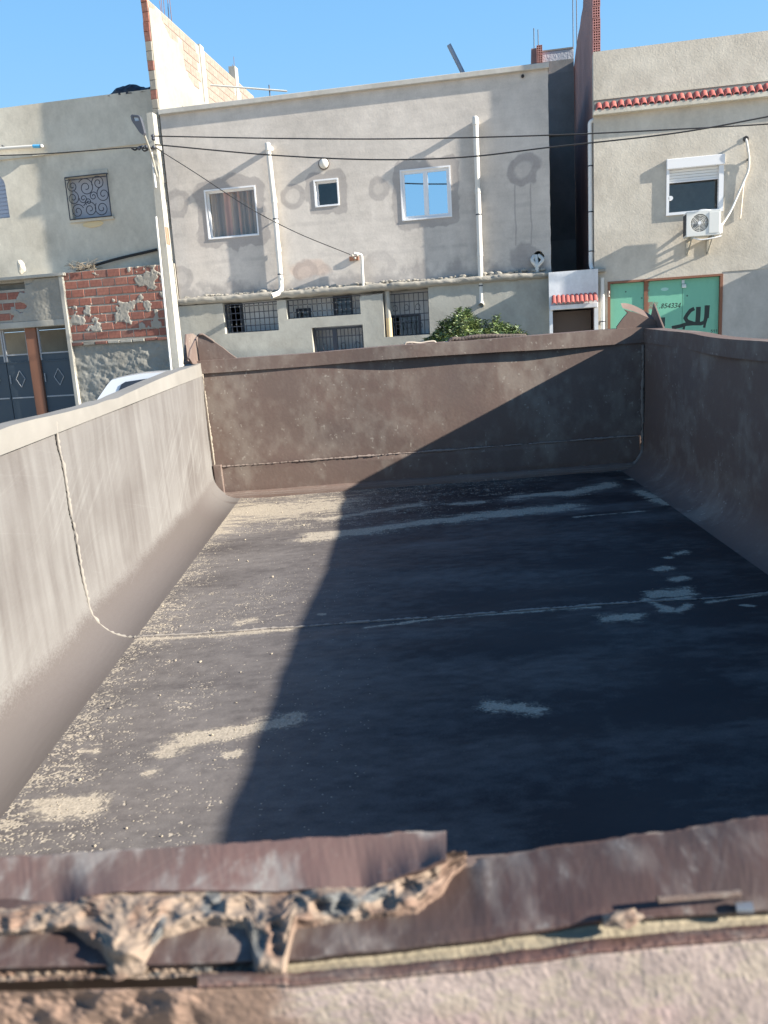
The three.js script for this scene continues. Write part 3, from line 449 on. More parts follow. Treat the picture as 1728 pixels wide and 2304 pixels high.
// ================================================================ right house
const RZ = -16.65;
const rightHouse = thing('house', 'beige roughcast house with red tile cornice, roller shutter window and green metal door', 'house', [4, 0, -16.7]);
function tileGeo(w, len, drop) {                       // one column of two overlapping barrel tiles, running out and down
  const a = []; for (const [o, k] of [[0, 1], [.5, .9]]) {
    a.push(sheet(10, 5, (u, v) => { const t = Math.PI * (u * 1.1 - .05), r = w * .47 * k * (1 - .12 * v); const q = (o + v * .58) ; return [-Math.cos(t) * r, Math.sin(t) * r * .9 - drop * (1 - q) , len * (1 - q)]; }));
    const q0 = o; a.push(sheet(10, 1, (u, v) => { const t = Math.PI * (u * 1.1 - .05), r = w * .47 * k * (v ? 1 : .78); return [-Math.cos(t) * r, Math.sin(t) * r * .9 - drop * (1 - q0), len * (1 - q0)]; }));
  }
  return merge(a);
}
{
  const X = (u, v) => F(u, v, RZ)[0], Y = (u, v) => F(u, v, RZ)[1];
  const x0 = 1.40, x1 = 7.2, top = (Y(1283, 112) + Y(1659, 66)) / 2;
  const wx0 = (X(1444, 362) + X(1441, 461)) / 2, wx1 = X(1558, 400), wy0 = (Y(1441, 461) + Y(1555, 455)) / 2, wy1 = (Y(1444, 346) + Y(1563, 334)) / 2;
  const gx0 = X(1315, 660), gx1 = X(1558, 650), gy1 = (Y(1315, 612) + Y(1557, 590)) / 2;
  const ty1 = Y(1290, 219), ty0 = Y(1290, 240);
  const low = (Y(1600, 584));
  part(rightHouse, 'front_wall', wall([[x0, .1], [gx0, .1], [gx0, gy1], [gx1, gy1], [gx1, low], [x1, low], [x1, top], [x0, top]], [rect(wx0, wx1, wy0, wy1 - .02)], RZ, .25), M.plasterRight);
  part(rightHouse, 'ground_floor_wall', wall(rect(gx1, x1, .1, low), [], RZ - .012, .22), M.plasterGrey);
  part(rightHouse, 'roof', box(x0 + .2, x1, top - .8, top - .6, -25, RZ - .26), M.cement); part(rightHouse, 'room_wall', box(x0 + .2, x1, .1, top - .81, -19.6, -19.4), M.room); part(rightHouse, 'side_wall', box(x1 - .2, x1, .1, top, -25, RZ - .26), M.plasterRight);
  part(rightHouse, 'floor_slab', box(x0 + .2, x1 - .22, 2.9, 3.05, -19.3, RZ - .26), M.cement);
  // cornice: fillet, tiles, ledge
  part(rightHouse, 'cornice_fillet', box(x0, x1, ty1 + .015, ty1 + .045, RZ - .02, RZ + .03), M.plasterCream);
  part(rightHouse, 'cornice_backing', box(x0 + .01, x1, ty0, ty1 + .01, RZ - .02, RZ + .02), M.cementDark);
  part(rightHouse, 'cornice_ledge', rbox(x0 - .02, x1, ty0 - .1, ty0 - .004, RZ - .02, RZ + .125, .012), M.plasterCream);
  const tg = tileGeo(.13, .12, .13); let k = 0;
  for (let px = x0 + .09; px < x1 - .05; px += .1345) { const t = piece(rightHouse, 'roof_tile', tg, tileMats[k++ % 3], px, ty1 - .055, RZ + .012); t.rotation.y = rr(-.05, .05); t.position.y += rr(-.006, .006); }
  // roller shutter window
  const w = part(rightHouse, 'window', merge([box(wx0 - .03, wx0 + .02, wy0 - .03, wy1 - .17, RZ - .08, RZ + .035), box(wx1 - .05, wx1 + .035, wy0 - .03, wy1 - .17, RZ - .08, RZ + .03), box(wx0 + .02, wx1 - .05, wy0 - .03, wy0 + .02, RZ - .08, RZ + .035)]), M.white);
  part(w, 'shutter_box', rbox(wx0 - .035, wx1 + .045, wy1 - .175, wy1 + .005, RZ - .1, RZ + .065, .01), M.white);
  const sy = wy1 - .18; for (let i = 0; i < 4; i++) part(w, 'slat', rbox(wx0 + .02, wx1 - .05, sy - .052 * (i + 1) + .004, sy - .052 * i, RZ - .05, RZ - .032, .006), M.pvc);
  part(w, 'bottom_rail', box(wx0 + .02, wx1 - .05, sy - .23, sy - .207, RZ - .055, RZ - .025), M.white);
  part(w, 'pane', box(wx0 + .02, wx1 - .05, wy0 + .02, sy, RZ - .14, RZ - .132), M.glass);
  part(w, 'handle', merge([disc([wx0 + .05, wy0 + .28, RZ + .01], .042, [0, 0, 1], .05, 12), box(wx0, wx0 + .06, wy0 + .24, wy0 + .32, RZ - .02, RZ + .03)]), M.white);
  part(rightHouse, 'room_partition', box(x0 + .2, x1 - .22, 3.06, top - .82, -18.2, -18.1), M.room);
  // green metal door with its paint marks
  const gy0 = .13, gw = gx1 - gx0, gh = gy1 - gy0, Zd = RZ - .075;
  const cv = document.createElement('canvas'); cv.width = 1024; cv.height = 1280; const c = cv.getContext('2d');
  const px = (zx, zy) => { const p = F((zx / 5.53 + 1360) * .96, (zy / 5.53 + 600) * .96, Zd); return [(p[0] - gx0) / gw * 1024, (gy1 - p[1]) / gh * 1280]; };
  c.fillStyle = '#70b196'; c.fillRect(0, 0, 1024, 1280);
  for (let i = 0; i < 900; i++) { c.globalAlpha = .05; c.fillStyle = rnd() < .5 ? '#86c5a6' : '#5a9c88'; const x = rnd() * 1024, y = rnd() * 1280; c.beginPath(); c.ellipse(x, y, 4 + rnd() * 26, 8 + rnd() * 60, 0, 0, 6.29); c.fill(); }
  c.globalAlpha = 1;
  const stroke = (pts, w, col) => { c.strokeStyle = col; c.lineWidth = w; c.lineCap = 'butt'; c.lineJoin = 'round'; c.beginPath(); pts.map(p => px(...p)).forEach((p, i) => i ? c.lineTo(...p) : c.moveTo(...p)); c.stroke(); };
  const S = 1024 / gw / 99 * .1736;                    // canvas pixels per pixel of the door close-up
  const ink = '#1b2b27';
  stroke([[1270, 482], [1268, 560], [1262, 640], [1248, 690], [1200, 708], [1100, 708], [1020, 715], [940, 740], [838, 762]], 40 * S, ink);
  stroke([[1170, 500], [1166, 600], [1158, 700]], 50 * S, ink); stroke([[1285, 480], [1272, 640]], 46 * S, ink); stroke([[1262, 650], [1240, 760]], 26 * S, ink);
  stroke([[1118, 520], [1070, 545], [1030, 595], [1005, 640], [1030, 680], [1100, 705]], 40 * S, ink); stroke([[1000, 700], [985, 780]], 24 * S, ink);
  stroke([[722, 632], [720, 745]], 56 * S, '#1d3a36');
  c.fillStyle = ink; c.font = 'italic bold ' + Math.round(72 * S) + 'px sans-serif'; { const p = px(672, 520), q = px(945, 480); c.save(); c.translate(...p); c.rotate(Math.atan2(q[1] - p[1] + 30 * S, q[0] - p[0]) - .02); c.scale((q[0] - p[0]) / Math.max(10, c.measureText('.854334').width), 1); c.fillText('.854334', 0, 0); c.restore(); }
  { const p = px(1320, 822); c.font = 'bold ' + Math.round(46 * S) + 'px sans-serif'; c.globalAlpha = .8; c.fillText('511', ...p); c.globalAlpha = 1; }
  c.fillStyle = '#9cc8bd'; { const p = px(750, 280); c.beginPath(); c.ellipse(p[0], p[1], 42 * S, 18 * S, 0, 0, 6.3); c.fill(); }
  c.fillStyle = '#8a5a4c'; for (let i = 0; i < 260; i++) { const p = px(520 + (rnd() * rnd()) * 170, 440 + rnd() * 90); c.globalAlpha = .25; c.beginPath(); c.ellipse(p[0], p[1], 9 * S, 5 * S, 0, 0, 6.3); c.fill(); }
  for (let i = 0; i < 500; i++) { const p = px(515 + rnd() * rnd() * 45, 160 + rnd() * 420); c.globalAlpha = .3; c.fillRect(p[0], p[1], 8 * S, 14 * S); }
  c.globalAlpha = .8; c.fillStyle = '#2a4a42'; for (const q of [[265, 312], [1030, 362], [465, 390], [105, 210]]) { const p = px(...q); c.beginPath(); c.arc(p[0], p[1], 9 * S, 0, 6.3); c.fill(); }
  c.globalAlpha = 1;
  const ct = new THREE.CanvasTexture(cv); ct.colorSpace = THREE.SRGBColorSpace; ct.magFilter = THREE.LinearFilter;
  const green = std(L(1, 1, 1), .5, { map: ct, bumpMap: null });
  const duv = g => { const p = g.attributes.position, uv = g.attributes.uv; for (let i = 0; i < p.count; i++) uv.setXY(i, (p.getX(i) - gx0) / gw, (p.getY(i) - gy0) / gh); return g; };
  const px1 = F((490 / 5.53 + 1360) * .96, 660, Zd)[0], px2 = F((535 / 5.53 + 1360) * .96, 660, Zd)[0], mid = F((970 / 5.53 + 1360) * .96, 650, Zd)[0];
  const door = part(rightHouse, 'door_frame', merge([box(gx0 - .02, gx0 + .03, .1, gy1 - .03, Zd - .03, RZ + .012), box(gx1 - .03, gx1 + .02, .1, gy1 - .03, Zd - .03, RZ + .012), box(gx0 - .02, gx1 + .02, gy1 - .03, gy1 + .01, Zd - .03, RZ + .012)]), M.rust);
  part(door, 'post', box(px1, px2, .13, gy1 - .031, Zd - .02, Zd + .03), M.rust);
  const leaf = (a, b) => { const l = part(rightHouse, 'door_leaf', duv(box(a, b, .13, gy1 - .035, Zd - .02, Zd)), green); return l; };
  leaf(gx0 + .032, px1 - .003); const l2 = leaf(px2 + .003, mid - .003); leaf(mid + .003, gx1 - .032);
  { const q = F((980 / 5.53 + 1360) * .96, (225 / 5.53 + 600) * .96, Zd); part(l2, 'latch', merge([rbox(q[0] - .03, q[0] + .05, q[1] - .06, q[1] + .01, Zd + .001, Zd + .04, .006), box(q[0] - .03, q[0] + .02, q[1] + .02, q[1] + .09, Zd + .001, Zd + .02)]), std(L(.5, .56, .55), .4, { metalness: .5 })); }
  { const q = F((50 / 5.53 + 1360) * .96, (340 / 5.53 + 600) * .96, Zd); part(door, 'hinge', bar([q[0], q[1] - .06, RZ + .03], [q[0], q[1] + .06, RZ + .03], .014), std(L(.55, .5, .45), .6)); }
  // tall unfinished side wall facing the gap, with hollow brick ends
  const sw = [[-16.66, .1], [-16.66, 9.4], [-18.2, 9.38]]; for (const q of [[1261, 4], [1257, 24], [1254, 48], [1250, 66], [1247, 86]]) sw.push(G(q[0], q[1], x0)); sw.push([-24.5, sw[sw.length - 1][1] - .5], [-24.5, .1]);
  const s = new THREE.Shape(sw.map(p => new THREE.Vector2(-p[0], p[1])));
  part(rightHouse, 'party_wall', boxUV(new THREE.ExtrudeGeometry(s, { depth: .14, bevelEnabled: false }).rotateY(Math.PI / 2).translate(x0 + .002, 0, 0).translate(0, 0, -.3)), plaster(L(.42, .25, .22), .01));
  const hb = (() => { const sh = new THREE.Shape(rect(-.068, .068, -.092, .092).map(p => new THREE.Vector2(...p))); for (let i = 0; i < 3; i++) for (let j = 0; j < 4; j++) { const cx = -.042 + i * .042, cy = -.066 + j * .044; sh.holes.push(new THREE.Path(rect(cx - .014, cx + .014, cy - .015, cy + .015).map(p => new THREE.Vector2(...p)))); } return boxUV(new THREE.ExtrudeGeometry(sh, { depth: .1, bevelEnabled: false })); })();
  const pink = std(L(.46, .22, .2), .9), back = pink;
  part(rightHouse, 'brick_core', box(x0 + .006, x0 + .136, top + .003, 9.3, -16.95, -16.84), back);
  for (let i = 0; i < 12; i++) piece(rightHouse, 'hollow_brick', hb, pink, x0 + .072 + rr(-.003, .003), top + .1 + i * .2, -16.84);
  for (let i = 0; i < 12; i++) part(rightHouse, 'mortar_joint', box(x0 + .01, x0 + .134, top + .192 + i * .2, top + .2 + i * .2, -16.83, -16.75), M.mortar);
  // downpipes
  const d0 = F(1278, 262, RZ - .05), d1 = F(1279, 572, RZ - .05); const dx = x0 - .06;
  const dp = part(rightHouse, 'downpipe', pipe([[x0 + .02, d0[1] + .03, RZ - .1], [dx, d0[1], RZ - .1], [dx, d1[1], RZ - .1], [dx + .02, d1[1] - .1, RZ - .02]], .042), M.pvc);
  for (const t of [.3, .62, .9]) part(dp, 'clamp', merge([disc([dx, d0[1] + (d1[1] - d0[1]) * t, RZ - .1], .047, [0, 1, 0], .02), box(dx, x0 + .01, d0[1] + (d1[1] - d0[1]) * t - .01, d0[1] + (d1[1] - d0[1]) * t + .01, RZ - .11, RZ - .09)]), M.darkSteel);
  const e = F(1301, 600, RZ + .1), e2 = F(1302, 700, RZ + .1); const dq = part(rightHouse, 'downpipe', pipe([[e[0], e[1], RZ + .1], [e2[0], .14, RZ + .1]], .038), M.whitePipe); for (const y of [e2[1] + .05, 1]) part(dq, 'clamp', merge([disc([e2[0], y, RZ + .1], .043, [0, 1, 0], .02), box(e2[0] - .06, e2[0] + .06, y - .008, y + .008, RZ - .01, RZ + .06), box(e2[0] - .008, e2[0] + .008, y - .008, y + .008, RZ + .0, RZ + .1)]), M.darkSteel);
  part(dq, 'pipe_lip', rbox(e[0] - .22, e[0] + .06, d1[1] - .16, d1[1] - .1, RZ - .02, RZ + .13, .01), M.cementDark);
}
// ================================================================ air conditioner, its line set
{
  const z1 = RZ + .47, z0 = RZ + .14, a = F(1484, 459, z1), b = F(1557, 452, z1), c = F(1556, 494, z1);
  const x0 = a[0], x1 = (b[0] + c[0]) / 2, y1 = (a[1] + b[1]) / 2, y0 = y1 - .43; const w = x1 - x0;
  const ac = thing('air_conditioner', 'white outdoor air conditioner unit with round fan below the roller shutter window', 'air conditioner', [(x0 + x1) / 2, y0 - .06, (z0 + z1) / 2]);
  const cream = std(L(.66, .66, .62), .45);
  const fx = x0 + w * .38, fy = (y0 + y1) / 2 + .01, fr = .165;
  const s = new THREE.Shape(rect(x0, x1, y0, y1).map(p => new THREE.Vector2(...p))); const h = new THREE.Path(); h.absarc(fx, fy, fr, 0, 6.2832, true); s.holes.push(h);
  part(ac, 'front_panel', new THREE.ExtrudeGeometry(s, { depth: .02, bevelEnabled: true, bevelSize: .006, bevelThickness: .006, bevelSegments: 2, curveSegments: 32 }).translate(0, 0, z1 - .026), cream);
  part(ac, 'casing', merge([box(x0 - .005, x0 + .012, y0, y1, z0, z1 - .033), box(x1 - .012, x1 + .005, y0, y1, z0, z1 - .033), box(x0 + .013, x1 - .013, y1 - .012, y1 + .004, z0, z1 - .033), box(x0 + .013, x1 - .013, y0 - .003, y0 + .012, z0, z1 - .033), box(x0 + .013, x1 - .013, y0 + .013, y1 - .013, z0, z0 + .012)]), cream);
  part(ac, 'dark_side_grille', box(x0 - .012, x0 - .0055, y0 + .03, y1 - .03, z0 + .03, z1 - .05), M.dark);
  for (let i = 1; i <= 6; i++) part(ac, 'guard_ring', new THREE.TorusGeometry(fr * i / 6.2, .005, 6, 40).translate(fx, fy, z1 - .005), cream);
  for (let i = 0; i < 8; i++) { const t = i / 8 * 6.2832; part(ac, 'guard_spoke', bar([fx + .03 * Math.cos(t), fy + .03 * Math.sin(t), z1 - .01], [fx + fr * Math.cos(t), fy + fr * Math.sin(t), z1 - .01], .004, 5), cream); }
  part(ac, 'fan_hub', disc([fx, fy, z1 + .002], .034, [0, 0, 1], .016, 20), M.white);
  for (let i = 0; i < 3; i++) part(ac, 'fan_blade', new THREE.CircleGeometry(fr * .9, 12, 0, 1.4).rotateX(.25).rotateZ(i * 2.0944).translate(fx, fy, z1 - .07), std(L(.2, .2, .2), .7));
  part(ac, 'service_panel', rbox(x0 + w * .66, x1 - .02, y0 + .03, y1 - .03, z1 - .002, z1 + .008, .004), cream);
  part(ac, 'valve_cover', rbox(x1 + .006, x1 + .06, y0 + .02, y0 + .2, z0 + .06, z1 - .1, .01), M.white);
  part(ac, 'bracket', merge([box(x0 + .08, x0 + .12, y0 - .05, y0 - .006, RZ, z1 - .02), box(x0 + .08, x0 + .12, y0 - .3, y0 - .05, RZ, RZ + .03), bar([x0 + .1, y0 - .28, RZ + .02], [x0 + .1, y0 - .04, z1 - .06], .014)]), M.cement);
  part(ac, 'bracket', merge([box(x1 - .14, x1 - .1, y0 - .05, y0 - .006, RZ, z1 - .02), box(x1 - .14, x1 - .1, y0 - .3, y0 - .05, RZ, RZ + .03), bar([x1 - .12, y0 - .28, RZ + .02], [x1 - .12, y0 - .04, z1 - .06], .014)]), M.cement);
  part(ac, 'drain_loop', tube([[x0 + .1, y0 - .02, z1 - .04], [x0 + .25, y0 - .07, z1 - .02], [x0 + .45, y0 - .06, z1 - .02], [x0 + .62, y0 - .03, z1 - .05]], .012, 24), M.white);
  part(ac, 'hose_on_top', tube([[x0 + .18, y1 + .012, z0 + .1], [x0 + .28, y1 + .05, z0 + .12], [x0 + .4, y1 + .04, z0 + .13], [x0 + .52, y1 + .012, z0 + .1]], .01, 20), M.white);
  const q = (u, v, dz) => { const p = F(u, v, RZ + dz); return [p[0], p[1], RZ + dz]; };
  const ln = thing('refrigerant_line', 'white insulated pipe hanging from the wall hole down to the air conditioner', 'pipe', q(1612, 302, 0));
  part(ln, 'insulated_pipe', tube([q(1612, 302, -.05), q(1612, 303, .09), q(1616, 326, .1), q(1618, 345, .07), q(1616, 368, .06), q(1606, 392, .05), q(1592, 425, .07), q(1577, 458, .16), [x1 + .04, y0 + .13, z0 + .12]], .019, 80, 8), M.whitePipe);
  part(ln, 'insulated_pipe', tube([q(1610, 303, -.05), q(1611, 304, .07), q(1613, 322, .08), q(1614.5, 334, .05), q(1615, 350, .03), q(1614, 368, .035), q(1607, 395, .03), q(1603, 430, .03), q(1599, 472, .025)], .012, 80, 6), std(L(.75, .66, .55), .8));
  part(ln, 'hole_collar', disc(q(1611, 300, .005), .05, [0, 0, 1], .02, 16), M.black);
  part(ln, 'clamp', disc(q(1616, 345, .03), .025, [0, 0, 1], .05, 10), M.black);
}
// ================================================================ recessed house in the gap
{
  const h = thing('house', 'narrow house front with shade painted dark, recessed between the plastered houses', 'house', [.8, 0, -22]);
  const z = -22, x1 = 1.38, x0 = F(1150, 140, z)[0], t = F(1215, 129, z)[1], t2 = F(1215, 106, z)[1];
  part(h, 'front_wall', box(x0, x1, .1, t, z - .2, z), M.shadeCement); part(h, 'parapet_board', box(F(1171, 120, z)[0], x1, t + .004, t2, z - .15, z - .05), plaster(L(.52, .53, .58), .012)); part(h, 'board_edge', box(F(1171, 120, z)[0], x1, t2 + .002, t2 + .035, z - .17, z - .03), M.shadeCement);  // front wall and upper band coloured dark to hold the gap's shade
  const yb = F(1230, 520, z)[1], yc = F(1230, 290, z)[1];
  part(h, 'lower_wall', box(.62, x1, .1, yb, z + .002, z + .25), plaster(L(.34, .335, .32))); part(h, 'upper_shade_band', box(x0, x1, yc, t - .3, z + .002, z + .05), plaster(L(.22, .215, .21)));
  const pz = z + .03, a = F(1160, 100, pz), b = F(1170.5, 130, pz); const px = (a[0] + b[0]) / 2;
  const hb = (() => { const s = new THREE.Shape(rect(-.07, .07, -.1, .1).map(p => new THREE.Vector2(...p))); for (let i = 0; i < 3; i++) for (let j = 0; j < 4; j++) { const cx = -.043 + i * .043, cy = -.072 + j * .048; s.holes.push(new THREE.Path(rect(cx - .014, cx + .014, cy - .016, cy + .016).map(p => new THREE.Vector2(...p)))); } return boxUV(new THREE.ExtrudeGeometry(s, { depth: .12, bevelEnabled: false })); })();
  const pm = std(L(.5, .24, .2), .9); part(h, 'side_wall', box(px - .2, px + .06, t - 1, a[1] - .02, z - 1.5, z - .02), plaster(L(.42, .25, .22)));
  for (let i = 0; i < 6; i++) piece(h, 'hollow_brick', hb, pm, px, a[1] - .1 - i * .215, pz - .05);
  for (const [u, v0, v1] of [[1154, 61, 132], [1163, 64, 97], [1238, -20, 96], [1246, -20, 90]]) { const p = F(u, v1, z - .3), q = F(u - 1, v0, z - .3); part(h, 'rebar', bar([p[0], p[1] - .6, z - .3], [q[0], q[1], z - .3], .012, 5), M.darkSteel); }
}
// ================================================================ white porch with tiles
{
  const Z = -16.48, X = (u, v) => F(u, v, Z)[0], Y = (u, v) => F(u, v, Z)[1], x0 = X(1186, 640), x1 = X(1292, 620), top = (Y(1186, 588) + Y(1290, 581)) / 2, ox0 = X(1194, 690), ox1 = X(1284, 690), oy = (Y(1193, 668) + Y(1285, 666)) / 2;
  const p = thing('porch', 'small white porch with red tiled canopy and dark doorway', 'porch', [(x0 + x1) / 2, 0, Z]);
  part(p, 'front_wall', wall([[x0, .13], [ox0, .13], [ox0, oy], [ox1, oy], [ox1, .13], [x1, .13], [x1, top], [x0, top]], [], Z, .14), M.whiteWall);
  part(p, 'roof_slab', box(x0 + .12, 1.37, top - .12, top - .003, -19, Z - .142), M.whiteWall); part(p, 'inner_wall', box(x0 + .12, 1.37, .13, top - .13, -19.2, -19.02), M.room);
  const ly = (Y(1192, 660) + Y(1288, 654)) / 2; part(p, 'lintel', rbox(x0 + .01, x1 - .02, oy + .002, ly, Z - .02, Z + .07, .008), M.whiteWall);
  const tg = tileGeo(.105, .13, .15), n = 10, xa = X(1193, 650) + .03, xb = X(1288, 640) - .03; for (let i = 0; i < n; i++) piece(p, 'roof_tile', tg, [tileMats[0], tileMats[2], tileMats[1]][i % 3], xa + (xb - xa) * i / (n - 1), ly + .16, Z + .005);
  part(p, 'door', box(ox0 + .02, ox1 - .02, .13, oy - .02, Z - .6, Z - .56), std(L(.09, .06, .045), .5));
}
// neighbouring garden wall outside the frame that shades the green door
{ const w = thing('garden_wall', 'rendered garden wall standing out from the beige house beyond the green door', 'wall', [5.6, 0, -15.9]); part(w, 'wall', box(5.5, 5.75, 0, 3.24, RZ + .01, RZ + 1.6), M.plasterGrey); part(w, 'coping', rbox(5.46, 5.79, 3.241, 3.3, RZ + .01, RZ + 1.64, .01), M.concrete); }

// ================================================================ street things
{ // utility pole with lamp
  const z = -16.35, t = F(327, 246, z), b = F(384, 790, z), xb = (t[0] * .2 + b[0] * .8), top = t[1];
  const p = thing('utility_pole', 'grey concrete utility pole with a street lamp head beside the red brick panel', 'pole', [b[0], 0, z]);
  const lean = (b[0] - t[0]) / (top - b[1]), xAt = y => b[0] - lean * (y - b[1]);
  const w0 = .21, w1 = .13, d0 = .30, d1 = .18; const ring = (y, w, d) => [[xAt(y) - w / 2, y, z + d / 2], [xAt(y) + w / 2, y, z + d / 2], [xAt(y) + w / 2, y, z - d / 2], [xAt(y) - w / 2, y, z - d / 2]];
  const g = []; const A = ring(-.1, w0, d0), B = ring(top, w1, d1), q = [], quad = (a, c, e, f) => q.push(...a, ...c, ...e, ...a, ...e, ...f); for (let i = 0; i < 4; i++) { const j = (i + 1) % 4; quad(A[i], A[j], B[j], B[i]); } quad(B[0], B[1], B[2], B[3]);
  const geo = new THREE.BufferGeometry(); geo.setAttribute('position', new THREE.Float32BufferAttribute(q, 3)); geo.computeVertexNormals(); part(p, 'shaft', boxUV(geo), M.concrete);
  const yr = F(361, 510, z)[1]; const dd = (y) => d0 + (d1 - d0) * y / top, wd = y => w0 + (w1 - w0) * y / top; part(p, 'red_paint_mark', box(xAt(yr) + wd(yr) / 2 - .01, xAt(yr) + wd(yr) / 2 + .012, yr - .17, yr + .17, z - dd(yr) / 2 + .06, z + dd(yr) / 2 - .02), std(L(.55, .18, .12), .8));
  const zf = z + .26, c0 = F(341, 466, zf), c1 = F(376, 795, zf); part(p, 'conduit', bar([c0[0] - .08, c0[1], zf - .08], [c1[0] - .08 + (c1[0] - c0[0]) * .6, Math.max(.13, c1[1] - 1.6), zf], .022, 10), M.whitePipe);
  const cc = F(334, 372, zf - .1); part(p, 'cable_duct', bar([cc[0] - .0, cc[1] - .3, zf - .08], [cc[0] - .03, cc[1] + .45, zf - .12], .022, 8), M.pvc);
  // arm and lamp head
  const a0 = F(330, 345, zf), a1 = F(323, 322, zf + .25), a2 = F(312, 292, zf + .6); part(p, 'lamp_arm', tube([[a0[0], a0[1] - .3, zf - .12], [a0[0], a0[1], zf], [a1[0], a1[1], zf + .25], [a2[0], a2[1], zf + .6]], .022, 24), M.cement);
  const lz = zf + .62, pt = (u, v) => { const r = F(u, v, lz); return new THREE.Vector2(...r); };
  const s = new THREE.Shape([pt(311, 292), pt(304, 287), pt(287, 262), pt(284.5, 252), pt(287, 249), pt(300, 250.5), pt(304, 254), pt(310.5, 275), pt(313.5, 288)]);
  const hole = new THREE.Path([pt(289, 253), pt(300, 254.5), pt(303, 262), pt(292.5, 263)]); s.holes.push(hole);
  const head = part(p, 'lamp_head', new THREE.ExtrudeGeometry(s, { depth: .06, bevelEnabled: true, bevelSize: .008, bevelThickness: .012, bevelSegments: 2 }).translate(0, 0, lz - .03), std(L(.06, .065, .08), .5));
  part(head, 'lamp_lens', new THREE.ExtrudeGeometry(new THREE.Shape([pt(289, 253), pt(300, 254.5), pt(303, 262), pt(292.5, 263)]), { depth: .02, bevelEnabled: false }).translate(0, 0, lz - .005), std(L(.5, .55, .6), .3));
  for (const [u, v] of [[331, 300], [330, 294], [332, 318], [326, 325], [318, 318], [310, 319], [303, 322]]) { const e = F(u, v, zf - .05); part(p, 'insulator', new THREE.SphereGeometry(.035, 10, 8).translate(e[0], e[1], zf - .05 + (u < 322 ? .05 : 0)), M.darkSteel); }
  part(p, 'clamp_band', box(xAt(F(331, 316, z)[1]) - .08, xAt(F(331, 316, z)[1]) + .08, F(331, 320, z)[1] - .02, F(331, 312, z)[1] + .02, z - .16, z + .17), M.cement);
  const wz = -16.2, W = (u, v, k = wz) => { const r = F(u, v, k); return [r[0], r[1], k]; };
  const wire = (pts, r, label) => { const g = tube(pts, r, 120, 5); solo('overhead_wire', g, M.cable, label, 'wire', pts[0], 'overhead wires'); };
  wire([W(329, 294), W(600, 299), W(860, 300, -15.9), W(1190, 292, -15.8), W(1450, 280, -15.8), W(1659, 268, -15.8), W(1900, 250, -15.8)], .013, 'upper black wire running level from the pole across both facades');
  wire([W(330, 312), W(600, 336), W(830, 345, -15.9), W(1010, 339, -15.8), W(1190, 318, -15.7), W(1470, 286, -15.6), W(1659, 252, -15.6), W(1900, 205, -15.6)], .014, 'lower sagging black wire from the pole crossing the upper one');
  wire([W(334, 318), W(420, 372), W(540, 450), W(640, 502, -16.5), W(757, 550, -16.78)], .009, 'thin service wire slanting down from the pole to the wall conduit');
  wire([W(327, 322), W(290, 319), W(200, 325), W(100, 332), W(0, 336), W(-150, 340)], .012, 'black wire from the pole along the left house');
  wire([W(326, 318), W(312, 326), W(303, 317), W(292, 324), W(284, 320)], .018, 'tangled cable ends beside the pole');
}
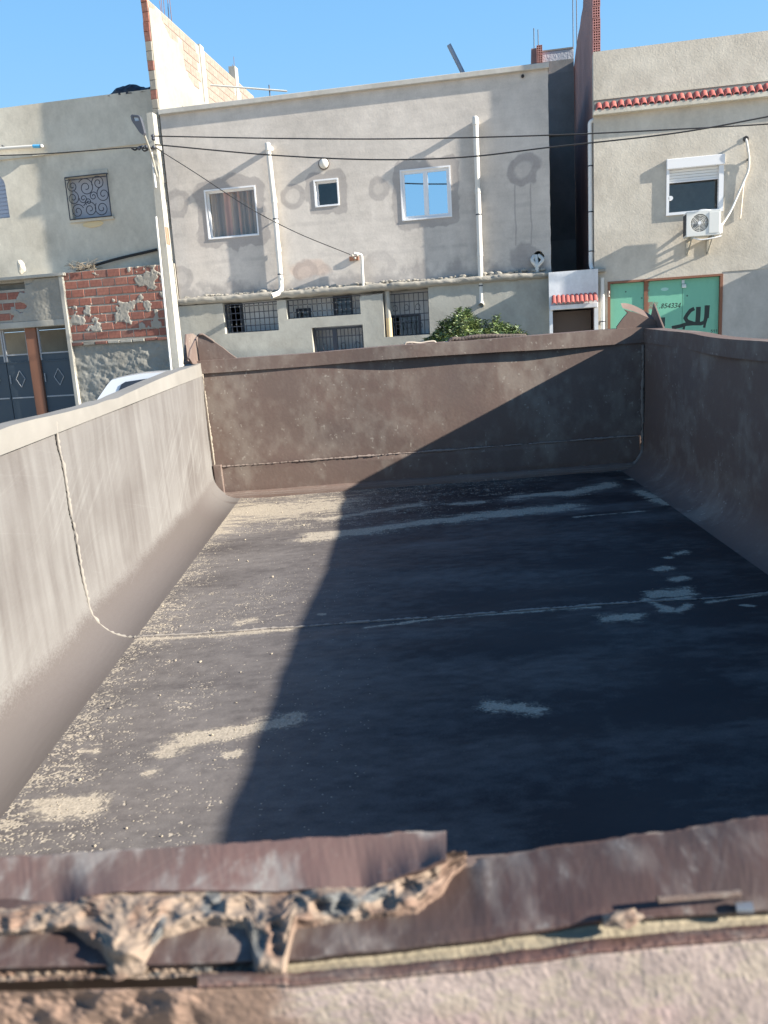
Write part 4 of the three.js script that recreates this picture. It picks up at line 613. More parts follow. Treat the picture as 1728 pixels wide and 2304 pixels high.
{ // white car behind the trailer's left side
  const zc = -15.5, r0 = F(203, 850, zc + .75); const x0 = r0[0] - .05;
  const car = thing('car', 'white hatchback parked by the roughcast wall', 'car', [x0 + 2, 0, zc]);
  const prof = [[.02, .35], [.0, .75], [.06, .98], [.1, 1.02], [.36, 1.37], [.5, 1.44], [1.0, 1.5], [1.6, 1.5], [2.2, 1.42], [2.75, 1.08], [3.0, 1.0], [3.7, .86], [3.92, .7], [3.96, .4], [3.7, .24], [.3, .24]];
  const sec = y => .82 - .2 * clamp((y - .95) / .55) - .03 * clamp((.5 - y) / .3);
  const cs = new THREE.SplineCurve(prof.map(p => new THREE.Vector2(p[0], p[1]))).getPoints(96);
  const ring = k => cs.map(p => [x0 + p.x, p.y, zc + k * sec(p.y)]);
  const paint = new THREE.MeshPhysicalMaterial({ color: L(.62, .64, .66), roughness: .35, clearcoat: 1, clearcoatRoughness: .08, side: THREE.DoubleSide });
  const skin = sheet(96, 16, (u, v) => { const p = cs[Math.round(u * 96)] ?? cs[95]; const k = v * 2 - 1, cv = 1 - .05 * k * k; return [x0 + p.x + (p.x < 1 ? .09 * k * k : p.x > 3 ? -.16 * k * k : 0), p.y * (p.y > .9 ? 1 - .025 * k * k * k * k : 1), zc + k * sec(p.y)]; });
  const side = k => { const s = new THREE.Shape(cs.map(p => new THREE.Vector2(p.x, p.y))); const g = new THREE.ShapeGeometry(s), p = g.attributes.position; for (let i = 0; i < p.count; i++) p.setXYZ(i, x0 + p.getX(i) + (p.getX(i) < 1 ? .09 : p.getX(i) > 3 ? -.16 : 0), p.getY(i) * (p.getY(i) > .9 ? .975 : 1), zc + k * sec(p.getY(i))); g.computeVertexNormals(); return g; };
  part(car, 'body', skin, paint); part(car, 'side_panel', side(1), paint); part(car, 'side_panel', side(-1), paint);
  const glass = new THREE.MeshPhysicalMaterial({ color: L(.03, .035, .045), roughness: .05 });
  const sw = (pts, k) => { const s = new THREE.Shape(pts.map(p => new THREE.Vector2(...p))); const g = new THREE.ExtrudeGeometry(s, { depth: .01, bevelEnabled: false }), p = g.attributes.position; for (let i = 0; i < p.count; i++) p.setXYZ(i, x0 + p.getX(i), p.getY(i), zc + k * (sec(p.getY(i)) + .004 + p.getZ(i))); g.computeVertexNormals(); return g; };
  for (const k of [1, -1]) { part(car, 'side_window', sw([[.62, 1.06], [.72, 1.3], [.8, 1.34], [1.35, 1.385], [1.35, 1.04]], k), glass); part(car, 'side_window', sw([[1.42, 1.04], [1.42, 1.385], [1.9, 1.37], [2.5, 1.08]], k), glass);
    for (const wx of [.78, 3.1]) { const w = part(car, 'wheel', new THREE.TorusGeometry(.24, .085, 10, 28).translate(x0 + wx, .325, zc + k * .76), M.black); part(w, 'rim', disc([x0 + wx, .325, zc + k * .78], .19, [0, 0, 1], .1, 20), std(L(.4, .4, .42), .4, { metalness: .6 })); }
    part(car, 'tail_light', rbox(x0 + .03, x0 + .28, .84, .985, zc + k * .7 - .12, zc + k * .7 + .135, .03), std(L(.5, .02, .025), .25)); }
  part(car, 'rear_window', sheet(8, 8, (u, v) => { const y = 1.07 + v * .27, t = (y - 1.02) / .35; return [x0 + .1 + .26 * t - .02 + .06 * (2 * u - 1) ** 2, y, zc + (u * 2 - 1) * (sec(y) - .12)]; }), glass);
  car.scale.set(1.055, 1.065, 1.03);
  part(car, 'roof_antenna', box(x0 + .5, x0 + .6, 1.44, 1.475, zc - .02, zc + .02), M.black);
}
{ // leafy shrub between the trailer and the grey wall
  const z = -15.2, c = (u, v) => F(u, v, z); const o = c(1010, 700);
  const b = thing('shrub', 'dense dark green shrub in front of the grey garden wall', 'shrub', [o[0], 0, z]);
  const outline = [[918, 735], [930, 722], [945, 700], [962, 685], [975, 680], [990, 662], [1003, 655], [1016, 664], [1028, 680], [1045, 690], [1065, 683], [1080, 680], [1092, 694], [1112, 698], [1128, 712], [1140, 730]].map(p => c(...p));
  const topAt = x => { for (let i = 0; i < outline.length - 1; i++) if (x >= outline[i][0] && x <= outline[i + 1][0]) { const t = (x - outline[i][0]) / (outline[i + 1][0] - outline[i][0]); return outline[i][1] + t * (outline[i + 1][1] - outline[i][1]); } return 1; };
  const xa = outline[0][0], xb = outline[15][0], pos = [], col = [], idx = [];
  const leafAt = (P, dir, up, len, wid, cl) => {
    const sd = dir.clone().cross(up).normalize(), n = sd.clone().cross(dir).normalize(), i0 = pos.length / 3;
    const pts = [P, P.clone().addScaledVector(dir, len * .4).addScaledVector(sd, wid).addScaledVector(n, .006), P.clone().addScaledVector(dir, len * .45).addScaledVector(n, -.004), P.clone().addScaledVector(dir, len * .4).addScaledVector(sd, -wid).addScaledVector(n, .006), P.clone().addScaledVector(dir, len).addScaledVector(n, -len * .12)];
    for (const p of pts) { pos.push(p.x, p.y, p.z); col.push(...cl); } idx.push(i0, i0 + 1, i0 + 2, i0, i0 + 2, i0 + 3, i0 + 1, i0 + 4, i0 + 2, i0 + 2, i0 + 4, i0 + 3);
  };
  for (let i = 0; i < 2100; i++) {                      // sprigs, each a whorl of narrow leaves
    const x = rr(xa, xb), tp = topAt(x) + rr(-.04, .05) + (rnd() < .06 ? rr(0, .1) : 0), dpt = Math.sqrt(Math.max(.03, 1 - ((x - (xa + xb) / 2) / ((xb - xa) / 2)) ** 2)) * .75, k = rnd(), zz = z + rr(-dpt, dpt), y = tp - Math.abs(zz - z) * .55 - (k * k * 1.6 + .02) * 1;
    if (y < .3) continue; const out = V3((x - o[0]) * .5 + rr(-.5, .5), .7 + rr(-.3, .5), (zz - z) * .8 + rr(-.5, .6)).normalize(), P = V3(x, y, zz), tone = rr(.6, 1.35), yl = rr(0, 1);
    for (let j = 0; j < 9; j++) { const a = j * 2.4 + rnd(), d = out.clone().multiplyScalar(rr(.25, .9)).add(V3(Math.cos(a), rr(-.2, .35), Math.sin(a))).normalize(), t = tone * rr(.8, 1.2); leafAt(P.clone().addScaledVector(out, -.012 * j), d, out, rr(.055, .105), rr(.010, .017), [(.085 + .05 * yl) * t, (.14 + .03 * yl) * t, .05 * t]); }
  }
  const g = new THREE.BufferGeometry(); g.setAttribute('position', new THREE.Float32BufferAttribute(pos, 3)); g.setAttribute('color', new THREE.Float32BufferAttribute(col, 3)); g.setIndex(idx); g.computeVertexNormals();
  part(b, 'foliage', g, new THREE.MeshPhysicalMaterial({ vertexColors: true, roughness: .45, side: THREE.DoubleSide }));
  for (let i = 0; i < 14; i++) { const x = rr(xa + .3, xb - .3); part(b, 'stem', tube([[o[0] + (x - o[0]) * .25, -.02, z + rr(-.1, .1)], [o[0] + (x - o[0]) * .7, .7, z + rr(-.2, .2)], [x, topAt(x) - .25, z + rr(-.3, .3)]], .013, 12, 5), std(L(.12, .09, .06), .9)); }
}

// ================================================================ tipper trailer (own tilted frame: x right, y up, -z to the tail; the lens is its zero)
const WL = -.97, WR = 1.285, TAIL = -4.1, FLOOR = -.93, RIM = -.211, SEAM = -2.25, HEAD = -.352, FR = .13;
const trailer = new THREE.Group(); trailer.name = 'tipper_trailer';
trailer.userData = { label: 'empty rusty brown steel tipper trailer bed with dusty sides and sand on its floor', category: 'trailer' };
{
  const m = camM.clone().multiply(trailerE.clone().invert()); const O = V3(.16, -1.55, -2.2);
  trailer.quaternion.setFromRotationMatrix(m); trailer.position.copy(O.clone().applyMatrix4(m).add(CAM)); origin.set(trailer, O); scene.add(trailer);
}
const dent = (x, z) => step(0, .16, Math.min(x - WL - .12, WR - .12 - x)) * (.016 * (fbm(x * .9 + 3, z * 3.4, 3, 301) - .5) + .010 * (fbm(x * 2.2, z * 6.5, 2, 305) - .5) + .0035 * Math.sin(z * 21 + 1.3 * vn(x * 1.3, z, 307)) * vn(x, z * 2, 309));
{
  // --- floor map: oxidised steel, drifted sand, scuffed dust, left part painted paler for sunlight (areas read from the photograph)
  const fx0 = WL + FR - .001, fx1 = WR - FR + .001, fz0 = TAIL, fz1 = HEAD, w = fx1 - fx0, h = fz1 - fz0;
  const P = (u, v) => { const p = TY(u, v, FLOOR); return [p.x, p.z]; };
  const q5 = (x, y) => P(x * .5949 + 672, y * .5949 + 1008), q4 = (x, y) => P(x * .5, y * .5 + 1344);
  const strokes = [                                     // [points, half width (m), density]
    [[P(676, 1160), P(740, 1153), P(850, 1139), P(930, 1126), P(1000, 1118), P(1090, 1110), P(1232, 1093)], .055, 1], [[P(700, 1120), P(780, 1110), P(905, 1090)], .05, .72], [[P(500, 1108), P(640, 1100), P(700, 1090)], .16, .95], [[P(430, 1160), P(500, 1120)], .13, .8],
    [[q5(520, 135), q5(610, 128)], .03, .8], [[q5(735, 112), q5(890, 96)], .04, .95], [[q5(940, 98), q5(1085, 66)], .045, .95], [[q5(1060, 10), q5(1190, 4)], .05, 1], [[q5(1170, 45), q5(1235, 50)], .03, .9], [[q5(1245, 38), q5(1318, 66)], .05, 1], [[q5(1190, 88), q5(1240, 110), q5(1292, 132)], .032, .95], [[q5(960, 184), q5(1205, 162)], .012, .75],
    [[q5(1330, 316), q5(1362, 310)], .018, 1], [[q5(1292, 330), q5(1304, 330)], .012, 1], [[q5(1262, 376), q5(1292, 370)], .016, 1], [[q5(1318, 410), q5(1352, 403)], .017, 1], [[q5(1240, 462), q5(1365, 450)], .022, 1], [[q5(1215, 480), q5(1260, 500), q5(1300, 520)], .016, .85], [[q5(1290, 480), q5(1375, 470)], .014, .85], [[q5(1270, 525), q5(1330, 530), q5(1370, 500)], .013, .85], [[q5(1070, 556), q5(1180, 552)], .022, 1.05], [[q5(1575, 505), q5(1600, 508)], .01, 1],
    [[q5(650, 872), q5(720, 876), q5(815, 886)], .022, 1], [[q4(722, 548), q4(760, 528)], .03, .95], [[q4(790, 515), q4(930, 484), q4(1040, 468), q4(1130, 440), q4(1272, 421)], .024, 1.05], [[q4(200, 790), q4(290, 806), q4(385, 788)], .03, .98], [[q4(345, 549), q4(415, 553)], .012, .9], [[q4(640, 655), q4(660, 650)], .012, .9], [[q4(985, 572), q4(1025, 565)], .012, .9],
    [[P(515, 1342), P(548, 1336)], .018, 1], [P(600, 1326), P(606, 1326)].length ? [[P(598, 1328), P(612, 1326)], .006, 1] : null, [q5(28, 532), q5(45, 532)].length ? [[q5(28, 532), q5(45, 532)], .007, 1] : null,
    [[q5(200, 582), q5(420, 553), q5(900, 516), q5(1040, 510)], .012, .72], [[P(300, 1381), P(470, 1370), P(640, 1356)], .014, .85], [[q5(1440, 488), q5(1659, 460)], .012, .7],
  ].filter(Boolean);
  const band = [P(470, 1090), P(430, 1180), P(370, 1270), P(320, 1350), q4(560, 120), q4(420, 300), q4(330, 420), q4(230, 620), q4(60, 760), q4(0, 880)]; // loose grit along the foot of the left side
  const sd = (x, y, pts) => { let b = 9; for (let i = 0; i < pts.length - 1; i++) { const [ax, ay] = pts[i], [bx, by] = pts[i + 1], dx = bx - ax, dy = by - ay, t = clamp(((x - ax) * dx + (y - ay) * dy) / (dx * dx + dy * dy + 1e-9)); const d = Math.hypot(x - ax - t * dx, y - ay - t * dy); if (d < b) b = d; } return b; };
  const speckle = [[q4(880, 280), .09], [q4(810, 365), .09], [q4(940, 590), .08], [q4(680, 770), .07], [q4(905, 765), .04], [q4(600, 590), .09], [q4(400, 110), .16], [q4(700, 960), .1], [q4(300, 930), .16], [q4(120, 960), .14], [P(560, 1290), .2], [P(480, 1340), .2]];
  const boxes = strokes.map(([pts, r]) => [Math.min(...pts.map(p => p[0])) - r * 2.2, Math.max(...pts.map(p => p[0])) + r * 2.2, Math.min(...pts.map(p => p[1])) - r * 2.2, Math.max(...pts.map(p => p[1])) + r * 2.2]);
  const sandAt = (x, z) => {
    let m = 0; const n1 = fbm(x * 9, z * 34, 4, 401), n2 = fbm(x * 60, z * 130, 3, 403), n3 = vn(x * 260, z * 300, 405);
    for (let i = 0; i < strokes.length; i++) { const bb = boxes[i]; if (x < bb[0] || x > bb[1] || z < bb[2] || z > bb[3]) continue; const [pts, r, k] = strokes[i], d = sd(x, z, pts) / r; const v = k * 1.02 - d * .6 + 1.15 * (n1 - .5) + .75 * (n2 - .5) + .5 * (n3 - .5) * Math.min(1, d); m = Math.max(m, step(.34, .62, v), .32 * step(.0, .4, v)); }
    const db = sd(x, z, band); if (db < .3) m = Math.max(m, step(.1, .2, n3 * .55 + n2 * .6 + .4 * (n1 - .5) - .46 - db * 1.7 - (db < .02 ? 0 : .0)) * .95);
    for (const [c, r] of speckle) { const d = Math.hypot(x - c[0], z - c[1]) / r; if (d < 1.2) m = Math.max(m, step(.12, .2, n3 * .6 + n2 * .5 - .56 - d * .16)); }
    if (z < TAIL + .05) m = Math.max(m, step(.4, .6, n1 + .25 - (z - TAIL) * 6) * (x < .1 ? 1 : .55));
    const dt = (z - TAIL); if (dt < .75 && x < .8) m = Math.max(m, step(.1, .2, n3 * .42 + n2 * .5 + .35 * n1 - .55 - dt * .16 - Math.max(-.3, x) * .14) * .85);   // grit in front of the tailgate
    m = Math.max(m, step(.993, .996, hash(Math.floor(x * 330), Math.floor(z * 330), 9) - (x > -.1 ? .006 : 0)) * .8);
    return m;
  };
  const TW = 1100, TH = 2048, mask = new Float32Array(TW * TH);
  for (let j = 0; j < TH; j++) for (let i = 0; i < TW; i++) mask[j * TW + i] = sandAt(fx0 + (i + .5) / TW * w, fz0 + (j + .5) / TH * h);
  const mk = (u, v) => mask[Math.min(TH - 1, Math.floor(v * TH)) * TW + Math.min(TW - 1, Math.floor(u * TW))];
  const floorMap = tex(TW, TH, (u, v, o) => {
    const x = fx0 + u * w, z = fz0 + v * h, s = mk(u, v);
    const a = fbm(x * 3, z * 5, 4, 411), b = fbm(x * 26, z * 60, 3, 413), c = vn(x * 400, z * 400, 415), e = fbm(x * 1.2, z * 8, 3, 417);
    const dust = clamp(.12 + .7 * (a - .5) + .4 * (b - .5) + .6 * (e - .5) + .14 * (c - .5) + .58 * step(.15, -.6, x + .6 * (a - .5) + .4 * (e - .5)), 0, 1);  // last term: sunlit tone painted in with the real dust, paler to the left
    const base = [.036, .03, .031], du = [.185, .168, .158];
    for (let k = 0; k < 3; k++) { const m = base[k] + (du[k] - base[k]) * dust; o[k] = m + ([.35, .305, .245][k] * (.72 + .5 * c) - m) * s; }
  });
  const floorRough = tex(550, 1024, (u, v, o) => { const x = fx0 + u * w, z = fz0 + v * h; g1(o, clamp(.52 + .25 * (fbm(x * 4, z * 9, 3, 421) - .3) + .55 * mk(u, v))); }, { srgb: false });
  const floorBump = tex(TW, TH, (u, v, o) => { const x = fx0 + u * w, z = fz0 + v * h; g1(o, .3 * fbm(x * 60, z * 60, 2, 423) + .5 * mk(u, v) * (.7 + .3 * vn(x * 300, z * 300, 425))); }, { srgb: false });
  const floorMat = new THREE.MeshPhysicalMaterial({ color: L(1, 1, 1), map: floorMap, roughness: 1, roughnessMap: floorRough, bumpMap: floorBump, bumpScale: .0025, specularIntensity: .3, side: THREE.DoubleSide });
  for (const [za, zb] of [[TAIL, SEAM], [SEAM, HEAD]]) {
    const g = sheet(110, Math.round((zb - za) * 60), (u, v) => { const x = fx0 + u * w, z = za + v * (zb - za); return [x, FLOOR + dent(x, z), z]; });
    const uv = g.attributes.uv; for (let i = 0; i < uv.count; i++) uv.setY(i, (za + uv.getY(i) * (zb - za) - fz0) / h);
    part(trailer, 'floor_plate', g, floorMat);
  }
  // loose grains of grit lying on the floor
  const gg = new THREE.IcosahedronGeometry(1, 0), list = [];
  for (let i = 0; i < 60000 && list.length < 9000; i++) { const x = rr(fx0, fx1), z = rr(fz0, fz1), u = (x - fx0) / w, v = (z - fz0) / h, m = mk(u, v); if (rnd() < m * .35) list.push([x, z, rr(.0007, .0017)]); else if (x < -.35 && rnd() < .005) list.push([x, z, rr(.0012, .004)]); }
  const im = new THREE.InstancedMesh(gg, M.sand, list.length), o4 = new THREE.Object3D(); const O = origin.get(trailer);
  list.forEach(([x, z, r], i) => { o4.position.set(x - O.x, FLOOR + dent(x, z) + r * .5 - O.y, z - O.z); o4.rotation.set(rr(0, 6), rr(0, 6), 0); o4.scale.set(r * rr(.8, 1.5), r * rr(.5, .9), r * rr(.8, 1.4)); o4.updateMatrix(); im.setMatrixAt(i, o4.matrix); });
  im.name = 'sand_grains'; im.userData.kind = 'stuff'; sh(im); trailer.add(im);

  // --- side walls with a rolled foot
  const scr2 = new Float32Array(1600 * 512);             // long scratches left by loads sliding out
  for (let i = 0; i < 260; i++) { const n = Math.floor(rr(20, 240)), al = rr(.08, .4), sl = rr(-.55, -.15) * (rnd() < .85 ? 1 : -1), w0 = rnd() < .15 ? 2 : 1; let X = rr(0, 1600), Y = rr(100, 500); for (let k = 0; k < n; k++) { X += 1; Y += sl * 1.6 + rr(-.2, .2); for (let q = 0; q < w0; q++) { const a = Math.floor(X), b = Math.floor(Y) + q; if (a >= 0 && a < 1600 && b > 90 && b < 512) scr2[b * 1600 + a] = Math.max(scr2[b * 1600 + a], al * Math.sin(Math.PI * k / n) * rr(.4, 1)); } } }
  const wallMapL = tex(1600, 512, (u, v, o) => {        // u along the bed, v up the wall from the floor
    const z = TAIL + u * (HEAD - TAIL), y = v, hgt = v * .9;
    const a = fbm(z * 3, hgt * 4, 4, 501), b = fbm(z * 18, hgt * 5, 3, 503), c = vn(z * 300, hgt * 300, 505), st = fbm(z * 40 + hgt * 3, hgt * 2.5, 3, 507), sc = fbm((z + hgt * 1.4) * 60, (hgt - z * .6) * 3, 2, 509);
    const line = .215 + .05 * (a - .5) + .03 * (b - .5) + .015 * (st - .5);            // where the dust ends above the rolled foot
    let d = step(line - .03, line + .05, v + .04 * (c - .5)); d *= .76 + .75 * (st - .5) + .8 * (a - .5) + .4 * (b - .5); d += .3 * step(.6, .72, sc) * step(.45, .65, fbm(z * 2.2, hgt * 3, 3, 515)) * step(.2, .3, v) * step(.95, .6, v) + .1 * (c - .5) + .3 * (fbm(z * 1.4, hgt * 2.2, 3, 513) - .5);
    const near = step(TAIL + .55, TAIL + .05, z) * step(.5, .15, v) * .5 * step(.35, .6, b + .2); d = Math.max(d, near);
    d += scr2[Math.min(511, Math.floor(v * 512)) * 1600 + Math.min(1599, Math.floor(u * 1600))]; d = clamp(d, 0, 1.3); const ba = [.085, .072, .067], du = [.166, .158, .151]; for (let k = 0; k < 3; k++) o[k] = ba[k] + (du[k] - ba[k]) * d;
  });
  const side = (x, sgn, name, mat, label, fr = FR) => {
    const topY = -.265, len = (topY - FLOOR - fr) + fr * Math.PI / 2;
    const g = sheet(150, 40, (u, v) => { const z = TAIL + u * (HEAD - TAIL), s = v * len; const bow = .03 * (fbm(z * 1.5, v * 1.6, 3, 511 + sgn) - .5) * Math.min(1, v * 3); let px, py; if (s < fr * Math.PI / 2) { const t = s / fr; px = x + sgn * fr * (1 - Math.sin(t)); py = FLOOR + fr * (1 - Math.cos(t));  } else { px = x; py = FLOOR + fr + (s - fr * Math.PI / 2); } return [px + bow, py, z]; });
    return part(trailer, name, g, mat, label);
  };
  side(WL, 1, 'side_wall', std(L(1, 1, 1), .62, { map: wallMapL, bumpMap: steelBump, bumpScale: .0006 }), 'dust covered side wall');
  const gR = side(WR, -1, 'side_wall', M.steel);
  { const uv = gR.geometry.attributes.uv; for (let i = 0; i < uv.count; i++) uv.setXY(i, uv.getX(i) * 3.7, uv.getY(i) * .9); }
  // outer skins so that the bed is a solid body
  part(trailer, 'outer_skin', box(WL - .05, WL - .03, FLOOR - .03, -.262, TAIL, HEAD), M.steel); part(trailer, 'outer_skin', box(WR + .03, WR + .05, FLOOR - .03, -.262, TAIL, HEAD), M.steel);
  part(trailer, 'underfloor', box(WL - .05, WR + .05, FLOOR - .1, FLOOR - .035, TAIL, HEAD), M.steel);

  // --- rims: hollow rails round the top, dented
  const rail = (fn, name, nu, mat = M.steel) => { const g = sheet(nu, 5, fn).toNonIndexed(); g.computeVertexNormals(); return part(trailer, name, boxUV(g), mat); };
  const loop = (v, a, b, y0, y1) => [[a, y0], [a, y1], [b, y1], [b, y0], [a, y0], [a, y0]][Math.round(v * 5)];   // inner foot, inner top, outer top, outer foot
  rail((u, v) => { const z = TAIL + .0 + u * (HEAD - TAIL), n = fbm(z * 2.1, 1, 3, 521) - .5, [a, y] = loop(v, WL + .004, WL - .065, -.286, -.222); return [a + .012 * n, y + .003 * n + (y > -.24 ? .005 * (vn(z * 9, 3, 523) - .5) - .024 * Math.exp(-(((z + 2.75) / .6) ** 2)) : 0), z]; }, 'side_rim', 140, M.dustRim);
  rail((u, v) => { const z = TAIL + u * (HEAD - TAIL), n = fbm(z * 1.6, 5, 3, 531) - .5, [a, y] = loop(v, WR - .004, WR + .065, -.29, -.222); const bend = step(-2.7, -1.1, z); return [a + .03 * n - .032 * bend, y + .014 * n + .022 * bend, z]; }, 'side_rim', 140);
  rail((u, v) => { const x = WL - .08 + u * (WR - WL + .16), bul = .022 * step(-.4, .2, x) * step(1.2, .7, x), n = fbm(x * 2.4, 9, 3, 541) - .5, [a, y] = loop(v, TAIL + .012, TAIL - .06, RIM - .064 - .012 * step(.3, 1, x) , RIM); return [x, y + .008 * n, a + (a > TAIL ? bul + .012 * n : 0)]; }, 'tailgate_rim', 120);

  // --- tailgate
  const tail = (x0, x1, y0, y1, z, name, n = 60) => part(trailer, name, boxUV(sheet(n, 24, (u, v) => { const x = x0 + u * (x1 - x0), y = y0 + v * (y1 - y0); return [x, y, z + .02 * (fbm(x * 2, y * 3, 3, 551) - .5) * Math.min(1, 6 * v, 6 * (1 - v))]; })), M.steel);
  tail(WL - .02, WR + .02, -.765, RIM - .06, TAIL, 'tailgate'); tail(WL + .03, WR - .02, FLOOR + .028, -.763, TAIL + .016, 'tailgate_foot_strip');
  part(trailer, 'tailgate_back', box(WL - .05, WR + .05, FLOOR - .03, RIM - .02, TAIL - .055, TAIL - .04), M.steel);
  part(trailer, 'tailgate_sill', boxUV(sheet(80, 3, (u, v) => { const x = WL + .02 + u * (WR - WL - .04), q = [[FLOOR + .03, TAIL + .016], [FLOOR + .026, TAIL + .045], [FLOOR + .006, TAIL + .05], [FLOOR - .01, TAIL + .052]][Math.round(v * 3)]; return [x, q[0] + .003 * (vn(x * 20, v, 5) - .5), q[1] + .004 * (vn(x * 14, v, 7) - .5)]; })), M.steel);
  part(trailer, 'corner_bracket', rbox(WL + .0, WL + .045, FLOOR + .02, -.75, TAIL + .002, TAIL + .03, .006), M.steel);
  // --- weld beads: dusty rough lines
  const bead = (pts, r, name = 'weld_bead', s = 1, mat = M.soil) => { const g = tube(pts, r, Math.max(120, pts.length * 14), 6), p = g.attributes.position, n = g.attributes.normal; for (let i = 0; i < p.count; i++) { const k = r * 1.7 * (vn(p.getX(i) * 120, p.getZ(i) * 120 + p.getY(i) * 120, s) - .45) + r * 1.2 * (vn(p.getX(i) * 14, p.getZ(i) * 14 + p.getY(i) * 14, s + 1) - .6); p.setXYZ(i, p.getX(i) + n.getX(i) * k, p.getY(i) + n.getY(i) * k, p.getZ(i) + n.getZ(i) * k); } return part(trailer, name, g, mat); };
  const lineL = []; for (let i = 0; i <= 8; i++) lineL.push([WL + .001 + (i < 1 ? .004 : 0), -.25 - (-.25 - FLOOR - FR) * i / 8, SEAM + .004 * Math.sin(i * 2.1)]); for (let i = 1; i <= 6; i++) { const t = Math.PI / 2 * (1 - i / 6); lineL.push([WL + FR * (1 - Math.sin(t)), FLOOR + FR * (1 - Math.cos(t)), SEAM]); }
  bead(lineL, .0045, 'weld_bead', 3, std(L(.25, .23, .205), .95));
  const lineF = []; for (let i = 0; i <= 60; i++) { const x = WL + FR + (WR - WL - 2 * FR) * i / 60; lineF.push([x, FLOOR + dent(x, SEAM) + .001, SEAM + .006 * (vn(i * .4, 2, 8) - .5)]); } bead(lineF, .0032, 'weld_bead', 5, std(L(.26, .235, .21), .95));
  const lineT = []; for (let i = 0; i <= 50; i++) { const x = WL + .03 + (WR - WL - .06) * i / 50; lineT.push([x, -.762 + .003 * (vn(i * .7, 2, 3) - .5), TAIL + .016]); } bead(lineT, .0045, 'weld_bead', 7, std(L(.24, .19, .165), .95));
  const lineC = []; for (let i = 0; i <= 10; i++) lineC.push([WR - .004 + .002 * Math.sin(i), RIM - .09 - (RIM - .09 - FLOOR - .09) * i / 10, TAIL + .008]); lineC.push([WR - .02, FLOOR + .06, TAIL + .02], [WR - .06, FLOOR + .02, TAIL + .04]); bead(lineC, .007, 'weld_bead', 9, std(L(.2, .17, .15), .9));
  const lineK = []; for (let i = 0; i <= 10; i++) lineK.push([WL + .006, RIM - .05 - (RIM - .05 - FLOOR - .08) * i / 10, TAIL + .01]); bead(lineK, .004, 'weld_bead', 11, std(L(.30, .26, .21), .95));
  const lineR = []; for (let i = 0; i <= 20; i++) lineR.push([WR - .005, RIM - .07 - (RIM - FLOOR - FR) * i / 20 * .9, SEAM]); bead(lineR, .005, 'weld_bead', 13, std(L(.16, .14, .13), .9));
  // --- bent corner plates above the tail corners
  const plate = (pts, ax, pos, th, name, mat = M.steel, curl = null) => { // pts: trailer-frame points in the plane ax = pos
    const c = pts.map(p => ax === 'z' ? [p.x, p.y] : [-p.z, p.y]); const s = new THREE.Shape(c.map(p => new THREE.Vector2(...p))); let g = new THREE.ExtrudeGeometry(s, { depth: th, bevelEnabled: true, bevelSize: .0015, bevelThickness: .0015, bevelSegments: 1 });
    if (ax === 'x') g.rotateY(Math.PI / 2).translate(pos, 0, 0); else g.translate(0, 0, pos); return part(trailer, name, boxUV(g), mat);
  };
  const z4 = (x, y, z = TAIL - .02) => TZ((x / 9.76 + 390) * .96, (y / 9.76 + 730) * .96, z);
  plate([z4(590, 830), z4(545, 390), z4(560, 260), z4(640, 225), z4(860, 355), z4(1085, 505), z4(1250, 640), z4(1395, 740), z4(1400, 800)], 'z', TAIL - .02, .007, 'corner_plate');
  const x4 = (x, y, X = WL - .02) => TX((x / 9.76 + 390) * .96, (y / 9.76 + 730) * .96, X);
  plate([x4(600, 860), x4(545, 385), x4(530, 240), x4(480, 300), x4(350, 560), x4(318, 745), x4(400, 870)], 'x', WL - .02, .007, 'corner_plate');
  const xo = WL - .1; plate([x4(390, 880, xo), x4(225, 870, xo), x4(245, 480, xo), x4(260, 220, xo), x4(400, 205, xo), x4(485, 260, xo), x4(360, 520, xo)], 'x', xo, .007, 'corner_plate', M.steel);
  part(trailer, 'curled_lip', tube([z4(530, 255, TAIL - .012), z4(570, 225, TAIL - .006), z4(640, 222, TAIL - .008), z4(760, 290, TAIL - .012), z4(900, 385, TAIL - .014)], .006, 30, 6), M.steel);
  const z1 = (x, y, z = TAIL - .02) => TZ((x / 5.53 + 1360) * .96, (y / 5.53 + 600) * .96, z);
  plate([z1(150, 780), z1(150, 745), z1(220, 650), z1(285, 575), z1(245, 535), z1(440, 592), z1(620, 665), z1(645, 700), z1(648, 790)], 'z', TAIL - .02, .007, 'corner_plate');
  part(trailer, 'curled_lip', boxUV(sheet(16, 4, (u, v) => { const a = z1(225 + 395 * u, 515 + 150 * u - 30 * Math.sin(u * 3.14) * .4, TAIL - .015), k = v * .05 * Math.sin(Math.PI * (.15 + .8 * u)); return [a.x, a.y + k * .5 + .012 * v, a.z - k * 1.4]; })), M.steel);
  const xr = WR + .07; plate([TX((575 / 5.53 + 1360) * .96, (640 / 5.53 + 600) * .96, xr), TX((612 / 5.53 + 1360) * .96, (462 / 5.53 + 600) * .96, xr), TX((735 / 5.53 + 1360) * .96, (775 / 5.53 + 600) * .96, xr), TX((645 / 5.53 + 1360) * .96, (790 / 5.53 + 600) * .96, xr)], 'x', xr, .006, 'corner_plate');

  // --- headboard: inner sheet, broken overlapping top plates, mortar caught between them, groove, strip, outer face
  part(trailer, 'headboard', box(WL - .05, WR + .05, FLOOR - .03, -.28, HEAD, HEAD + .008), M.steel);
  const rowV = pts => u => { const n = pts.length; if (u <= pts[0][0]) return pts[0][1] - .066 * (u - pts[0][0]); if (u >= pts[n - 1][0]) return pts[n - 1][1] - .066 * (u - pts[n - 1][0]); for (let i = 0; i < n - 1; i++) if (u <= pts[i + 1][0]) { const t = (u - pts[i][0]) / (pts[i + 1][0] - pts[i][0]); return pts[i][1] + (pts[i + 1][1] - pts[i][1]) * sm(t) * .5 + (pts[i + 1][1] - pts[i][1]) * t * .5; } };
